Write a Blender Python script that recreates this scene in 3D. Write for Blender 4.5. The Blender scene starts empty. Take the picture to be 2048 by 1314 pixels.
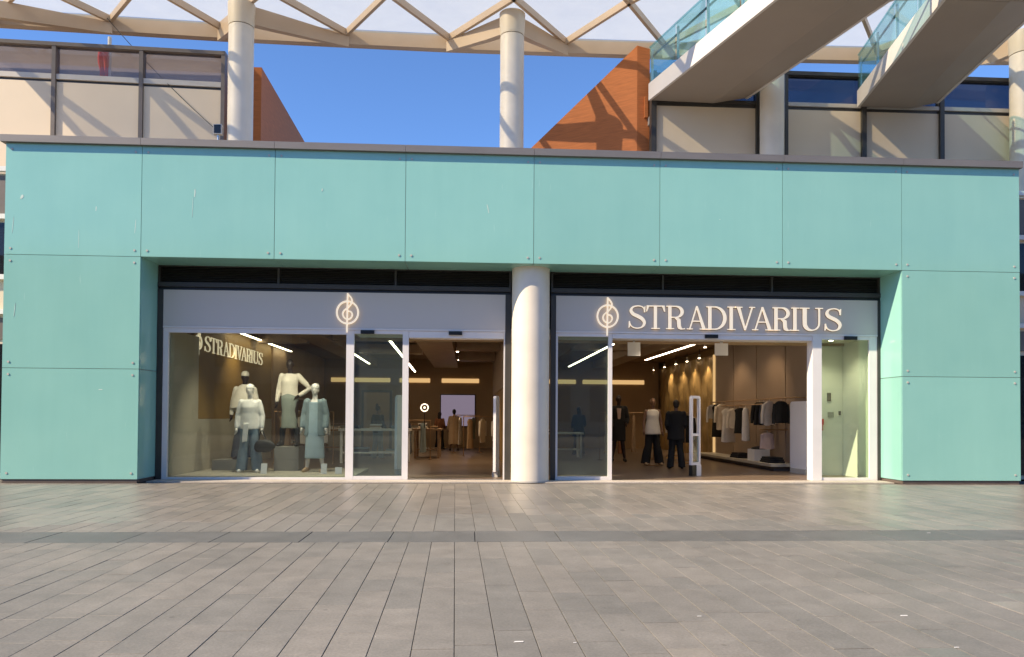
import bpy, bmesh, math, random
from mathutils import Vector, Matrix
random.seed(7)
scn = bpy.context.scene
COL = scn.collection

# ------------------------------------------------------------------ camera
SUN_TO = Vector((-2.35, -1.0, 1.95)).normalized()       # direction towards the sun
cam_d = bpy.data.cameras.new("camera"); cam = bpy.data.objects.new("camera", cam_d); COL.objects.link(cam)
cam_d.sensor_width = 36.0; cam_d.lens = 1500.0 / 2048.0 * 36.0
cam_d.shift_y = 151.0 / 2048.0
cam_d.clip_start = 0.05; cam_d.clip_end = 2000.0
_yaw, _pit, _rol = math.radians(-3.24), math.radians(1.02), 0.0064
_f = Vector((-math.sin(_yaw) * math.cos(_pit), math.cos(_yaw) * math.cos(_pit), math.sin(_pit)))
_r = _f.cross(Vector((0, 0, 1))).normalized(); _u = _r.cross(_f)
_r2 = _r * math.cos(_rol) + _u * math.sin(_rol); _u2 = _u * math.cos(_rol) - _r * math.sin(_rol)
cam.matrix_world = Matrix(((_r2.x, _u2.x, -_f.x, 0.0), (_r2.y, _u2.y, -_f.y, -15.0), (_r2.z, _u2.z, -_f.z, 1.33), (0, 0, 0, 1)))
scn.camera = cam

# ------------------------------------------------------------------ sky and sun
world = bpy.data.worlds.new("World"); scn.world = world; world.use_nodes = True
wn = world.node_tree.nodes; wl = world.node_tree.links; wn.clear()
sky = wn.new("ShaderNodeTexSky"); sky.sky_type = 'NISHITA'; sky.sun_disc = False
elev = math.asin(SUN_TO.z)
sky.sun_elevation = elev
sky.sun_rotation = math.atan2(SUN_TO.x, SUN_TO.y)
sky.altitude = 2700; sky.air_density = 1.0; sky.dust_density = 0.0; sky.ozone_density = 8.0
bg = wn.new("ShaderNodeBackground"); bg.inputs[1].default_value = 0.15
wo = wn.new("ShaderNodeOutputWorld"); wl.new(sky.outputs[0], bg.inputs[0]); wl.new(bg.outputs[0], wo.inputs[0])
sd = bpy.data.lights.new("sun", 'SUN'); sd.energy = 4.65; sd.angle = math.radians(0.5); sd.color = (1.0, 0.83, 0.60)
sun = bpy.data.objects.new("sun", sd); COL.objects.link(sun)
sun.rotation_euler = (-SUN_TO).to_track_quat('-Z', 'Y').to_euler()
scn.view_settings.view_transform = 'Standard'; scn.view_settings.look = 'None'
scn.view_settings.exposure = 0.84; scn.view_settings.gamma = 1.0; scn.view_settings.use_curve_mapping = False
scn.cycles.max_bounces = 8; scn.cycles.diffuse_bounces = 4; scn.cycles.transparent_max_bounces = 14
scn.cycles.sample_clamp_indirect = 6.0; scn.cycles.caustics_refractive = False

# ------------------------------------------------------------------ materials
MATS = {}
def new_mat(name):
    m = bpy.data.materials.new(name); m.use_nodes = True
    nt = m.node_tree; nt.nodes.clear()
    out = nt.nodes.new("ShaderNodeOutputMaterial")
    MATS[name] = m
    return m, nt, out
def pbr(name, col, rough=0.6, metal=0.0, var=0.08, scale=3.0, bump=0.0, bscale=60.0, spec=0.5, coat=0.0, stretch=(1, 1, 1), emit=None, estr=0.0, coat_rough=0.05, sheen=0.0):
    m, nt, out = new_mat(name); N, L = nt.nodes, nt.links
    b = N.new("ShaderNodeBsdfPrincipled"); L.new(b.outputs[0], out.inputs[0])
    b.inputs["Roughness"].default_value = rough; b.inputs["Metallic"].default_value = metal
    b.inputs["Specular IOR Level"].default_value = spec
    b.inputs["Coat Weight"].default_value = coat; b.inputs["Coat Roughness"].default_value = coat_rough
    if sheen: b.inputs["Sheen Weight"].default_value = sheen
    tc = N.new("ShaderNodeTexCoord"); mp = N.new("ShaderNodeMapping"); mp.inputs["Scale"].default_value = stretch
    L.new(tc.outputs["Object"], mp.inputs[0])
    nz = N.new("ShaderNodeTexNoise"); nz.inputs["Scale"].default_value = scale; nz.inputs["Detail"].default_value = 6
    L.new(mp.outputs[0], nz.inputs[0])
    rp = N.new("ShaderNodeValToRGB")
    rp.color_ramp.elements[0].position = 0.3; rp.color_ramp.elements[1].position = 0.7
    lo = [max(0, c * (1 - var)) for c in col]; hi = [min(1, c * (1 + var)) for c in col]
    rp.color_ramp.elements[0].color = (*lo, 1); rp.color_ramp.elements[1].color = (*hi, 1)
    L.new(nz.outputs[0], rp.inputs[0]); L.new(rp.outputs[0], b.inputs["Base Color"])
    if bump:
        n2 = N.new("ShaderNodeTexNoise"); n2.inputs["Scale"].default_value = bscale; n2.inputs["Detail"].default_value = 4
        L.new(mp.outputs[0], n2.inputs[0])
        bp = N.new("ShaderNodeBump"); bp.inputs["Strength"].default_value = bump; bp.inputs["Distance"].default_value = 0.01
        L.new(n2.outputs[0], bp.inputs["Height"]); L.new(bp.outputs[0], b.inputs["Normal"])
    if emit:
        b.inputs["Emission Color"].default_value = (*emit, 1); b.inputs["Emission Strength"].default_value = estr
    return m
def emis(name, col, s):
    m, nt, out = new_mat(name)
    e = nt.nodes.new("ShaderNodeEmission"); e.inputs[0].default_value = (*col, 1); e.inputs[1].default_value = s
    nt.links.new(e.outputs[0], out.inputs[0]); return m
def glass(name, tint, refl=0.10, rough=0.01, haze=0.0, hazecol=(0.6, 0.6, 0.6)):
    """thin clear pane: tinted see-through, fresnel reflection, a little dust"""
    m, nt, out = new_mat(name); N, L = nt.nodes, nt.links
    t = N.new("ShaderNodeBsdfTransparent"); t.inputs[0].default_value = (*tint, 1)
    d = N.new("ShaderNodeBsdfDiffuse"); d.inputs[0].default_value = (*hazecol, 1)
    g = N.new("ShaderNodeBsdfGlossy"); g.inputs["Roughness"].default_value = rough
    m1 = N.new("ShaderNodeMixShader"); m1.inputs[0].default_value = haze
    L.new(t.outputs[0], m1.inputs[1]); L.new(d.outputs[0], m1.inputs[2])
    lw = N.new("ShaderNodeLayerWeight"); lw.inputs[0].default_value = 0.5
    pw = N.new("ShaderNodeMath"); pw.operation = 'POWER'; pw.inputs[1].default_value = 5.0; L.new(lw.outputs["Facing"], pw.inputs[0])
    ad = N.new("ShaderNodeMath"); ad.operation = 'MULTIPLY_ADD'; ad.inputs[1].default_value = 0.9; ad.inputs[2].default_value = refl * 0.6
    L.new(pw.outputs[0], ad.inputs[0])
    m2 = N.new("ShaderNodeMixShader"); L.new(ad.outputs[0], m2.inputs[0])
    L.new(m1.outputs[0], m2.inputs[1]); L.new(g.outputs[0], m2.inputs[2]); L.new(m2.outputs[0], out.inputs[0])
    return m
def frosted(name, tint, transp=0.35):
    m, nt, out = new_mat(name); N, L = nt.nodes, nt.links
    t = N.new("ShaderNodeBsdfTransparent"); t.inputs[0].default_value = (*tint, 1)
    d = N.new("ShaderNodeBsdfTranslucent"); d.inputs[0].default_value = (0.86, 0.88, 0.86, 1)
    g = N.new("ShaderNodeBsdfDiffuse"); g.inputs[0].default_value = (0.8, 0.82, 0.82, 1)
    nz = N.new("ShaderNodeTexNoise"); nz.inputs["Scale"].default_value = 1.3; nz.inputs["Detail"].default_value = 5
    tc = N.new("ShaderNodeTexCoord"); L.new(tc.outputs["Object"], nz.inputs[0])
    mr = N.new("ShaderNodeMapRange"); mr.inputs[3].default_value = transp - 0.06; mr.inputs[4].default_value = transp + 0.06
    L.new(nz.outputs[0], mr.inputs[0])
    m0 = N.new("ShaderNodeMixShader"); m0.inputs[0].default_value = 0.25
    L.new(d.outputs[0], m0.inputs[1]); L.new(g.outputs[0], m0.inputs[2])
    m1 = N.new("ShaderNodeMixShader"); L.new(mr.outputs[0], m1.inputs[0])
    L.new(m0.outputs[0], m1.inputs[1]); L.new(t.outputs[0], m1.inputs[2]); L.new(m1.outputs[0], out.inputs[0])
    return m

def teal_mat():
    """back-painted glass cladding: enamel colour under a clear glossy skin, faint streaks and scratches"""
    m, nt, out = new_mat("teal_glass"); N, L = nt.nodes, nt.links
    b = N.new("ShaderNodeBsdfPrincipled"); L.new(b.outputs[0], out.inputs[0])
    tc = N.new("ShaderNodeTexCoord"); oi = N.new("ShaderNodeObjectInfo")
    nz = N.new("ShaderNodeTexNoise"); nz.inputs["Scale"].default_value = 0.9; nz.inputs["Detail"].default_value = 4
    L.new(tc.outputs["Object"], nz.inputs[0])
    rp = N.new("ShaderNodeValToRGB"); e = rp.color_ramp.elements
    e[0].position = 0.3; e[0].color = (0.250, 0.512, 0.450, 1); e[1].position = 0.7; e[1].color = (0.272, 0.540, 0.470, 1)
    L.new(nz.outputs[0], rp.inputs[0])
    # per panel shade
    hv = N.new("ShaderNodeHueSaturation")
    mr = N.new("ShaderNodeMapRange"); mr.inputs[3].default_value = 0.96; mr.inputs[4].default_value = 1.05
    L.new(oi.outputs["Random"], mr.inputs[0]); L.new(mr.outputs[0], hv.inputs["Value"]); L.new(rp.outputs[0], hv.inputs["Color"])
    # dribble streaks and scuffs
    mp = N.new("ShaderNodeMapping"); mp.inputs["Scale"].default_value = (9.0, 9.0, 0.9); L.new(tc.outputs["Object"], mp.inputs[0])
    n2 = N.new("ShaderNodeTexNoise"); n2.inputs["Scale"].default_value = 1.6; n2.inputs["Detail"].default_value = 3; L.new(mp.outputs[0], n2.inputs[0])
    r2 = N.new("ShaderNodeValToRGB"); r2.color_ramp.elements[0].position = 0.70; r2.color_ramp.elements[1].position = 0.78
    r2.color_ramp.elements[0].color = (0, 0, 0, 1); r2.color_ramp.elements[1].color = (0.22, 0.22, 0.22, 1)
    L.new(n2.outputs[0], r2.inputs[0])
    mx = N.new("ShaderNodeMix"); mx.data_type = 'RGBA'; mx.inputs["B"].default_value = (0.62, 0.78, 0.72, 1)
    L.new(r2.outputs[0], mx.inputs["Factor"]); L.new(hv.outputs[0], mx.inputs["A"])
    mq = N.new("ShaderNodeMapping"); mq.inputs["Scale"].default_value = (3.0, 3.0, 0.30); L.new(tc.outputs["Object"], mq.inputs[0])
    n4 = N.new("ShaderNodeTexNoise"); n4.inputs["Scale"].default_value = 1.4; n4.inputs["Detail"].default_value = 7; n4.inputs["Roughness"].default_value = 0.6; L.new(mq.outputs[0], n4.inputs[0])
    m4 = N.new("ShaderNodeMapRange"); m4.inputs[1].default_value = 0.35; m4.inputs[2].default_value = 0.7; m4.inputs[3].default_value = 0.985; m4.inputs[4].default_value = 1.012; L.new(n4.outputs[0], m4.inputs[0])
    h4 = N.new("ShaderNodeHueSaturation"); L.new(m4.outputs[0], h4.inputs["Value"]); L.new(mx.outputs["Result"], h4.inputs["Color"])
    L.new(h4.outputs[0], b.inputs["Base Color"])
    r4 = N.new("ShaderNodeMapRange"); r4.inputs[1].default_value = 0.3; r4.inputs[2].default_value = 0.7; r4.inputs[3].default_value = 0.08; r4.inputs[4].default_value = 0.17; L.new(n4.outputs[0], r4.inputs[0]); L.new(r4.outputs[0], b.inputs["Roughness"]); b.inputs["Specular IOR Level"].default_value = 0.5
    n3 = N.new("ShaderNodeTexNoise"); n3.inputs["Scale"].default_value = 0.7; L.new(tc.outputs["Object"], n3.inputs[0])
    bp = N.new("ShaderNodeBump"); bp.inputs["Strength"].default_value = 0.05; bp.inputs["Distance"].default_value = 0.02
    L.new(n3.outputs[0], bp.inputs["Height"]); L.new(bp.outputs[0], b.inputs["Normal"])
    return m
def stone_mat(name, c0, c1, island=False, rough=0.55):
    m, nt, out = new_mat(name); N, L = nt.nodes, nt.links
    b = N.new("ShaderNodeBsdfPrincipled"); L.new(b.outputs[0], out.inputs[0])
    geo = N.new("ShaderNodeNewGeometry")
    if island: rnd = geo.outputs["Random Per Island"]
    else:
        oi = N.new("ShaderNodeObjectInfo"); rnd = oi.outputs["Random"]
    rp = N.new("ShaderNodeValToRGB"); e = rp.color_ramp.elements
    e[0].position = 0.0; e[0].color = (*c0, 1); e[1].position = 1.0; e[1].color = (*c1, 1)
    L.new(rnd, rp.inputs[0])
    nz = N.new("ShaderNodeTexNoise"); nz.inputs["Scale"].default_value = 3.6; nz.inputs["Detail"].default_value = 10; nz.inputs["Roughness"].default_value = 0.72
    L.new(geo.outputs["Position"], nz.inputs[0])
    n2 = N.new("ShaderNodeTexNoise"); n2.inputs["Scale"].default_value = 55; n2.inputs["Detail"].default_value = 5; n2.inputs["Roughness"].default_value = 0.7
    L.new(geo.outputs["Position"], n2.inputs[0])
    a1 = N.new("ShaderNodeMapRange"); a1.inputs[1].default_value = 0.3; a1.inputs[2].default_value = 0.7; a1.inputs[3].default_value = 0.82; a1.inputs[4].default_value = 1.15; L.new(nz.outputs[0], a1.inputs[0])
    a2 = N.new("ShaderNodeMapRange"); a2.inputs[1].default_value = 0.3; a2.inputs[2].default_value = 0.7; a2.inputs[3].default_value = 0.80; a2.inputs[4].default_value = 1.18; L.new(n2.outputs[0], a2.inputs[0])
    mu = N.new("ShaderNodeMath"); mu.operation = 'MULTIPLY'; L.new(a1.outputs[0], mu.inputs[0]); L.new(a2.outputs[0], mu.inputs[1])
    vo = N.new("ShaderNodeTexVoronoi"); vo.inputs["Scale"].default_value = 2.6; L.new(geo.outputs["Position"], vo.inputs["Vector"])
    sp = N.new("ShaderNodeMapRange"); sp.inputs[1].default_value = 0.035; sp.inputs[2].default_value = 0.055; sp.inputs[3].default_value = 0.74; sp.inputs[4].default_value = 1.0; L.new(vo.outputs["Distance"], sp.inputs[0])
    n5 = N.new("ShaderNodeTexNoise"); n5.inputs["Scale"].default_value = 0.55; n5.inputs["Detail"].default_value = 6; L.new(geo.outputs["Position"], n5.inputs[0])
    s5 = N.new("ShaderNodeMapRange"); s5.inputs[1].default_value = 0.35; s5.inputs[2].default_value = 0.65; s5.inputs[3].default_value = 0.90; s5.inputs[4].default_value = 1.08; L.new(n5.outputs[0], s5.inputs[0])
    mu2 = N.new("ShaderNodeMath"); mu2.operation = 'MULTIPLY'; L.new(mu.outputs[0], mu2.inputs[0]); L.new(sp.outputs[0], mu2.inputs[1])
    mu3 = N.new("ShaderNodeMath"); mu3.operation = 'MULTIPLY'; L.new(mu2.outputs[0], mu3.inputs[0]); L.new(s5.outputs[0], mu3.inputs[1])
    hv = N.new("ShaderNodeHueSaturation"); L.new(rp.outputs[0], hv.inputs["Color"]); L.new(mu3.outputs[0], hv.inputs["Value"])
    L.new(hv.outputs[0], b.inputs["Base Color"])
    rr = N.new("ShaderNodeMapRange"); rr.inputs[3].default_value = rough - 0.15; rr.inputs[4].default_value = rough + 0.15; L.new(nz.outputs[0], rr.inputs[0]); L.new(rr.outputs[0], b.inputs["Roughness"])
    bp = N.new("ShaderNodeBump"); bp.inputs["Strength"].default_value = 0.25; bp.inputs["Distance"].default_value = 0.004
    L.new(n2.outputs[0], bp.inputs["Height"]); L.new(bp.outputs[0], b.inputs["Normal"])
    return m

teal_mat()
stone_mat("paver", (0.200, 0.188, 0.166), (0.240, 0.218, 0.188))
stone_mat("paver_joined", (0.212, 0.196, 0.172), (0.285, 0.252, 0.214), island=True, rough=0.36)
stone_mat("band_stone", (0.130, 0.128, 0.120), (0.160, 0.156, 0.146), rough=0.5)
stone_mat("threshold_stone", (0.50, 0.44, 0.37), (0.52, 0.46, 0.39))
pbr("mortar", (0.115, 0.10, 0.085), 0.9, var=0.3, scale=20)
pbr("ground_far", (0.21, 0.19, 0.17), 0.8, var=0.2, scale=0.5)
pbr("column_paint", (0.72, 0.65, 0.54), 0.45, var=0.08, scale=1.5, bump=0.05, bscale=40)
pbr("beam_cream_shaded", (0.56, 0.43, 0.30), 0.45, var=0.06, scale=1.2)  # cream beam paint with underside shade and warm bounce put into the colour
pbr("steel_cream", (0.68, 0.60, 0.47), 0.45, var=0.06, scale=1.2)
pbr("coping_metal", (0.23, 0.205, 0.18), 0.42, metal=0.35, var=0.08, scale=1.0, stretch=(1, 6, 6))
pbr("plinth_dark", (0.11, 0.085, 0.07), 0.5, var=0.15)
pbr("dark_frame", (0.050, 0.046, 0.040), 0.42, var=0.12)
pbr("dark_louvre", (0.045, 0.040, 0.032), 0.5, var=0.15)
pbr("brown_frame", (0.15, 0.125, 0.105), 0.45, var=0.1)
pbr("sill_metal", (0.48, 0.45, 0.40), 0.4, var=0.06)
pbr("beige_panel", (0.68, 0.57, 0.42), 0.6, var=0.04, scale=0.8)
pbr("white_frame", (0.74, 0.71, 0.69), 0.4, var=0.03)
pbr("sign_board", (0.60, 0.555, 0.505), 0.45, var=0.02, scale=0.6)
pbr("terracotta", (0.46, 0.142, 0.036), 0.75, var=0.16, scale=3.5, stretch=(0.8, 0.8, 14), bump=0.25, bscale=5)
pbr("bridge_paint", (0.31, 0.26, 0.215), 0.5, var=0.06, scale=0.6)
pbr("bridge_fascia", (0.62, 0.58, 0.54), 0.42, var=0.05, scale=1.0)
pbr("rail_steel", (0.55, 0.55, 0.54), 0.3, metal=0.8, var=0.05)
pbr("post_dark", (0.10, 0.10, 0.10), 0.35, metal=0.5, var=0.1)
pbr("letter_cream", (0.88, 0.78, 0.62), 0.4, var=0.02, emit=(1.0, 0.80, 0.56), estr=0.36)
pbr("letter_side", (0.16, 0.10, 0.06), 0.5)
pbr("black_plastic", (0.012, 0.012, 0.012), 0.35, var=0.1)
pbr("gate_white", (0.78, 0.75, 0.74), 0.35, var=0.02)
pbr("wall_cream", (0.44, 0.39, 0.30), 0.7, var=0.04)
pbr("wall_brown", (0.29, 0.175, 0.050), 0.6, var=0.10, scale=1.2)
pbr("wall_tan", (0.36, 0.24, 0.13), 0.6, var=0.08, scale=1.0)
pbr("wall_taupe", (0.30, 0.215, 0.15), 0.6, var=0.06, scale=0.8)
pbr("gold_wall", (0.50, 0.34, 0.14), 0.42, metal=0.35, var=0.25, scale=5, bump=0.8, bscale=7, stretch=(1, 1, 0.5))
pbr("shop_floor", (0.16, 0.112, 0.078), 0.32, var=0.10, scale=1.5)
pbr("ceiling_dark", (0.21, 0.135, 0.078), 0.8, var=0.12)
pbr("duct_metal", (0.34, 0.24, 0.15), 0.55, var=0.12)
pbr("white_paint", (0.74, 0.72, 0.68), 0.6, var=0.02)
pbr("pale_skin", (0.66, 0.60, 0.54), 0.45, var=0.03)
pbr("dark_skin", (0.030, 0.014, 0.010), 0.4, var=0.1)
pbr("brown_skin", (0.20, 0.11, 0.07), 0.5, var=0.08)
pbr("cloth_cream", (0.66, 0.58, 0.48), 0.9, var=0.07, scale=8, bump=0.35, bscale=45)
pbr("cloth_white", (0.72, 0.68, 0.63), 0.9, var=0.05, scale=8, bump=0.3, bscale=40)
pbr("cloth_tan", (0.42, 0.28, 0.16), 0.9, var=0.08, scale=8, bump=0.3, bscale=40)
pbr("cloth_denim", (0.17, 0.22, 0.26), 0.9, var=0.14, scale=7, bump=0.3, bscale=60)
pbr("cloth_blue", (0.34, 0.43, 0.47), 0.9, var=0.08, scale=6, bump=0.3, bscale=40)
pbr("cloth_slate", (0.20, 0.25, 0.26), 0.9, var=0.08, scale=6, bump=0.3, bscale=40)
pbr("cloth_sage", (0.24, 0.26, 0.22), 0.9, var=0.08, scale=6, bump=0.3, bscale=40)
pbr("cloth_black", (0.010, 0.009, 0.009), 0.85, var=0.2, scale=6, bump=0.3, bscale=40)
pbr("cloth_navy", (0.05, 0.055, 0.075), 0.85, var=0.15, scale=6, bump=0.3, bscale=40)
pbr("cloth_rust", (0.30, 0.12, 0.05), 0.9, var=0.1, scale=6)
pbr("cloth_pink", (0.48, 0.34, 0.29), 0.9, var=0.08, scale=6, bump=0.3, bscale=40)
pbr("leather_black", (0.008, 0.007, 0.007), 0.6, var=0.2)
pbr("hair_dark", (0.018, 0.012, 0.009), 0.6, var=0.2, scale=30)
pbr("rail_bronze", (0.46, 0.28, 0.14), 0.35, metal=0.7, var=0.05)
pbr("wood_oak", (0.34, 0.21, 0.11), 0.5, var=0.15, scale=4, stretch=(1, 1, 8))
pbr("red_box", (0.62, 0.035, 0.025), 0.4, var=0.05)
pbr("flag_red", (0.70, 0.05, 0.035), 0.8, var=0.08)
pbr("switch_grey", (0.30, 0.29, 0.27), 0.5)
pbr("wall_concrete", (0.40, 0.36, 0.31), 0.7, var=0.1, scale=1.0)
pbr("opposite_wall", (0.34, 0.27, 0.20), 0.8, var=0.1, scale=0.4)
pbr("screen_wall", (0.30, 0.265, 0.26), 0.7, var=0.05)
pbr("scuff_pale", (0.55, 0.68, 0.60), 0.7, var=0.05)
pbr("block_grey", (0.22, 0.205, 0.18), 0.6, var=0.06)
pbr("roof_grey", (0.30, 0.29, 0.28), 0.8, var=0.1)
emis("strip_light", (1.0, 0.80, 0.58), 9.0)
emis("ring_glow", (1.0, 0.80, 0.55), 1.6)
emis("spot_glow", (1.0, 0.78, 0.52), 22.0)
emis("cove_glow", (1.0, 0.62, 0.26), 0.42)
emis("screen_glow", (0.62, 0.50, 0.66), 0.20)
glass("shop_glass", (0.80, 0.86, 0.82), refl=0.07, haze=0.010, hazecol=(0.55, 0.56, 0.52))
glass("door_glass", (0.72, 0.83, 0.80), refl=0.09, haze=0.05, hazecol=(0.42, 0.50, 0.50))
glass("side_glass", (0.80, 0.90, 0.78), refl=0.07, haze=0.03, hazecol=(0.5, 0.55, 0.45))
glass("rail_glass", (0.70, 0.90, 0.92), refl=0.10, haze=0.10, hazecol=(0.25, 0.55, 0.58))
glass("grey_glass", (0.80, 0.78, 0.79), refl=0.07, haze=0.10, hazecol=(0.5, 0.45, 0.45), rough=0.03)
glass("blue_glass", (0.30, 0.32, 0.37), refl=0.06, haze=0.06, hazecol=(0.2, 0.22, 0.25), rough=0.02)
frosted("canopy_pane", (0.98, 0.98, 0.94), 0.64)

# ------------------------------------------------------------------ mesh helpers
ORI = {}                                      # world origin of each object we build
class MB:
    def __init__(s): s.v = []; s.f = []
    def add(s, vs, fs):
        o = len(s.v); s.v += [tuple(v) for v in vs]; s.f += [tuple(i + o for i in f) for f in fs]; return s
    def box(s, x0, x1, y0, y1, z0, z1):
        return s.add([(x0, y0, z0), (x1, y0, z0), (x1, y1, z0), (x0, y1, z0), (x0, y0, z1), (x1, y0, z1), (x1, y1, z1), (x0, y1, z1)],
                     [(0, 3, 2, 1), (4, 5, 6, 7), (0, 1, 5, 4), (1, 2, 6, 5), (2, 3, 7, 6), (3, 0, 4, 7)])
    def prism(s, pts, z0, z1):                # plan polygon, counter-clockwise
        n = len(pts)
        return s.add([(x, y, z0) for x, y in pts] + [(x, y, z1) for x, y in pts],
                     [tuple(range(n - 1, -1, -1)), tuple(range(n, 2 * n))] + [(i, (i + 1) % n, n + (i + 1) % n, n + i) for i in range(n)])
    def bar(s, a, b, w, h, w2=None, h2=None, up=(0, 0, 1)):   # box along a-b, width w, depth h (up axis); w2/h2 at the end
        a = Vector(a); b = Vector(b); d = (b - a).normalized(); upv = Vector(up)
        sx = d.cross(upv)
        if sx.length < 1e-4: sx = d.cross(Vector((1, 0, 0)))
        sx.normalize(); u = sx.cross(d).normalized()
        w2 = w if w2 is None else w2; h2 = h if h2 is None else h2
        vs = []
        for p, ww, hh in ((a, w, h), (b, w2, h2)):
            for i, j in ((-1, -1), (1, -1), (1, 1), (-1, 1)): vs.append(p + sx * (i * ww / 2) + u * (j * hh / 2))
        return s.add(vs, [(0, 3, 2, 1), (4, 5, 6, 7), (0, 1, 5, 4), (1, 2, 6, 5), (2, 3, 7, 6), (3, 0, 4, 7)])
    def tube(s, pts, rad, n=10):
        pts = [Vector(p) for p in pts]; rr = rad if isinstance(rad, (list, tuple)) else [rad] * len(pts)
        rings = []; ref = None
        for i, p in enumerate(pts):
            d = (pts[min(i + 1, len(pts) - 1)] - pts[max(i - 1, 0)]).normalized()
            if ref is None or abs(ref.dot(d)) > 0.95: ref = Vector((0, 0, 1)) if abs(d.z) < 0.9 else Vector((1, 0, 0))
            a = d.cross(ref).normalized(); b = d.cross(a)
            rings.append([p + (a * math.cos(t * 2 * math.pi / n) + b * math.sin(t * 2 * math.pi / n)) * rr[i] for t in range(n)])
        vs = [v for r in rings for v in r]; fs = []
        for i in range(len(rings) - 1):
            for t in range(n):
                u = (t + 1) % n; fs.append((i * n + t, i * n + u, (i + 1) * n + u, (i + 1) * n + t))
        fs += [tuple(range(n - 1, -1, -1)), tuple(range((len(rings) - 1) * n, len(rings) * n))]
        return s.add(vs, fs)
    def loft(s, rings, n=20):                 # rings: (cx, cy, cz, rx, ry)
        vs = []; fs = []
        for cx, cy, cz, rx, ry in rings:
            vs += [(cx + rx * math.cos(t * 2 * math.pi / n), cy + ry * math.sin(t * 2 * math.pi / n), cz) for t in range(n)]
        for i in range(len(rings) - 1):
            for t in range(n):
                u = (t + 1) % n; fs.append((i * n + t, i * n + u, (i + 1) * n + u, (i + 1) * n + t))
        fs += [tuple(range(n - 1, -1, -1)), tuple(range((len(rings) - 1) * n, len(rings) * n))]
        return s.add(vs, fs)
    def ball(s, c, rx, ry=None, rz=None, n=14, m=9):
        ry = rx if ry is None else ry; rz = rx if rz is None else rz
        vs = [(c[0], c[1], c[2] - rz)]; fs = []
        for i in range(1, m):
            a = -math.pi / 2 + math.pi * i / m
            vs += [(c[0] + rx * math.cos(a) * math.cos(t * 2 * math.pi / n), c[1] + ry * math.cos(a) * math.sin(t * 2 * math.pi / n), c[2] + rz * math.sin(a)) for t in range(n)]
        vs.append((c[0], c[1], c[2] + rz)); top = len(vs) - 1
        for t in range(n):
            u = (t + 1) % n; fs.append((0, 1 + u, 1 + t)); fs.append((top, 1 + (m - 2) * n + t, 1 + (m - 2) * n + u))
            for i in range(m - 2): fs.append((1 + i * n + t, 1 + i * n + u, 1 + (i + 1) * n + u, 1 + (i + 1) * n + t))
        return s.add(vs, fs)
    def disc(s, c, r, axis, depth, n=14):     # short cylinder from c along axis
        a = Vector(axis).normalized(); return s.tube([Vector(c), Vector(c) + a * depth], r, n)
    def mesh(s, name, off=(0, 0, 0), mat=None, smooth=False):
        me = bpy.data.meshes.new(name)
        me.from_pydata([(v[0] - off[0], v[1] - off[1], v[2] - off[2]) for v in s.v], [], s.f); me.update()
        if mat: me.materials.append(MATS[mat])
        if smooth:
            for p in me.polygons: p.use_smooth = True
        return me
    def build(s, name, mat, parent=None, smooth=False, loc=None):
        org = ORI[parent.name] if parent else Vector(loc or (0, 0, 0))
        me = s.mesh(name, org, mat, smooth)
        if smooth: me.set_sharp_from_angle(angle=math.radians(40))
        o = bpy.data.objects.new(name, me); COL.objects.link(o)
        if parent: o.parent = parent
        else: o.location = org
        ORI[o.name] = org
        return o
def tag(o, label=None, cat=None, group=None, kind=None):
    if label: o["label"] = label
    if cat: o["category"] = cat
    if group: o["group"] = group
    if kind: o["kind"] = kind
    return o
def empty(name, loc, label, cat, group=None):
    o = bpy.data.objects.new(name, None); COL.objects.link(o); o.location = loc; o.empty_display_size = 0.2
    ORI[o.name] = Vector(loc); return tag(o, label, cat, group)
def B(x0, x1, y0, y1, z0, z1): return MB().box(x0, x1, y0, y1, z0, z1)

# ================================================================== GROUND
g = B(-400, 400, -400, 600, -0.6, -0.045).build("ground", "ground_far"); tag(g, kind="structure")
pave = B(-24, 26, -24, 0.80, -0.040, -0.012).build("pavement", "mortar"); tag(pave, kind="structure")
ROT = 0.0190                                   # courses run a touch off square to the shop front
PW = 0.2437; J = 0.0048
def paver_mb(w, l, h0=-0.012, ch=0.0016):
    m = MB(); x, y = w / 2, l / 2; xi, yi = x - ch, y - ch
    vs = [(-x, -y, h0), (x, -y, h0), (x, y, h0), (-x, y, h0), (-x, -y, -ch), (x, -y, -ch), (x, y, -ch), (-x, y, -ch), (-xi, -yi, 0), (xi, -yi, 0), (xi, yi, 0), (-xi, yi, 0)]
    return m.add(vs, [(0, 1, 5, 4), (1, 2, 6, 5), (2, 3, 7, 6), (3, 0, 4, 7), (4, 5, 9, 8), (5, 6, 10, 9), (6, 7, 11, 10), (7, 4, 8, 11), (8, 9, 10, 11)])
LENS = (0.42, 0.55, 0.70, 0.85, 1.05)
cells = []
def lay(y0, y1, xa, xb):
    k0 = int((xa + 0.28) / PW) - 1; k1 = int((xb + 0.28) / PW) + 1
    for k in range(k0, k1):
        y = y1 + 0.0
        first = True
        while y > y0 + 0.05:
            l = random.choice(LENS) if not first else random.choice(LENS) * random.choice((0.5, 0.8, 1.0))
            first = False
            if y - l < y0 + 0.25: l = y - y0
            if l > 1.4: l *= 0.5
            yc = y - l / 2; xc = -0.28 + (k + 0.5) * PW - ROT * yc
            cells.append((xc, yc, l)); y -= l
lay(-14.4, -6.962, -9.5, 10.5); lay(-6.205, -0.004, -17.5, 20.0)
def in_view(c):
    d = c[1] + 15.0
    return d > 3.9 and abs(c[0] - 0.0567 * d) < 0.683 * d + 0.15
vis = sorted([c for c in cells if in_view(c)], key=lambda c: (c[1] + 15) ** 2 + c[0] ** 2)
near = set(vis[:300]); meshes = {}
rest = MB()
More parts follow.
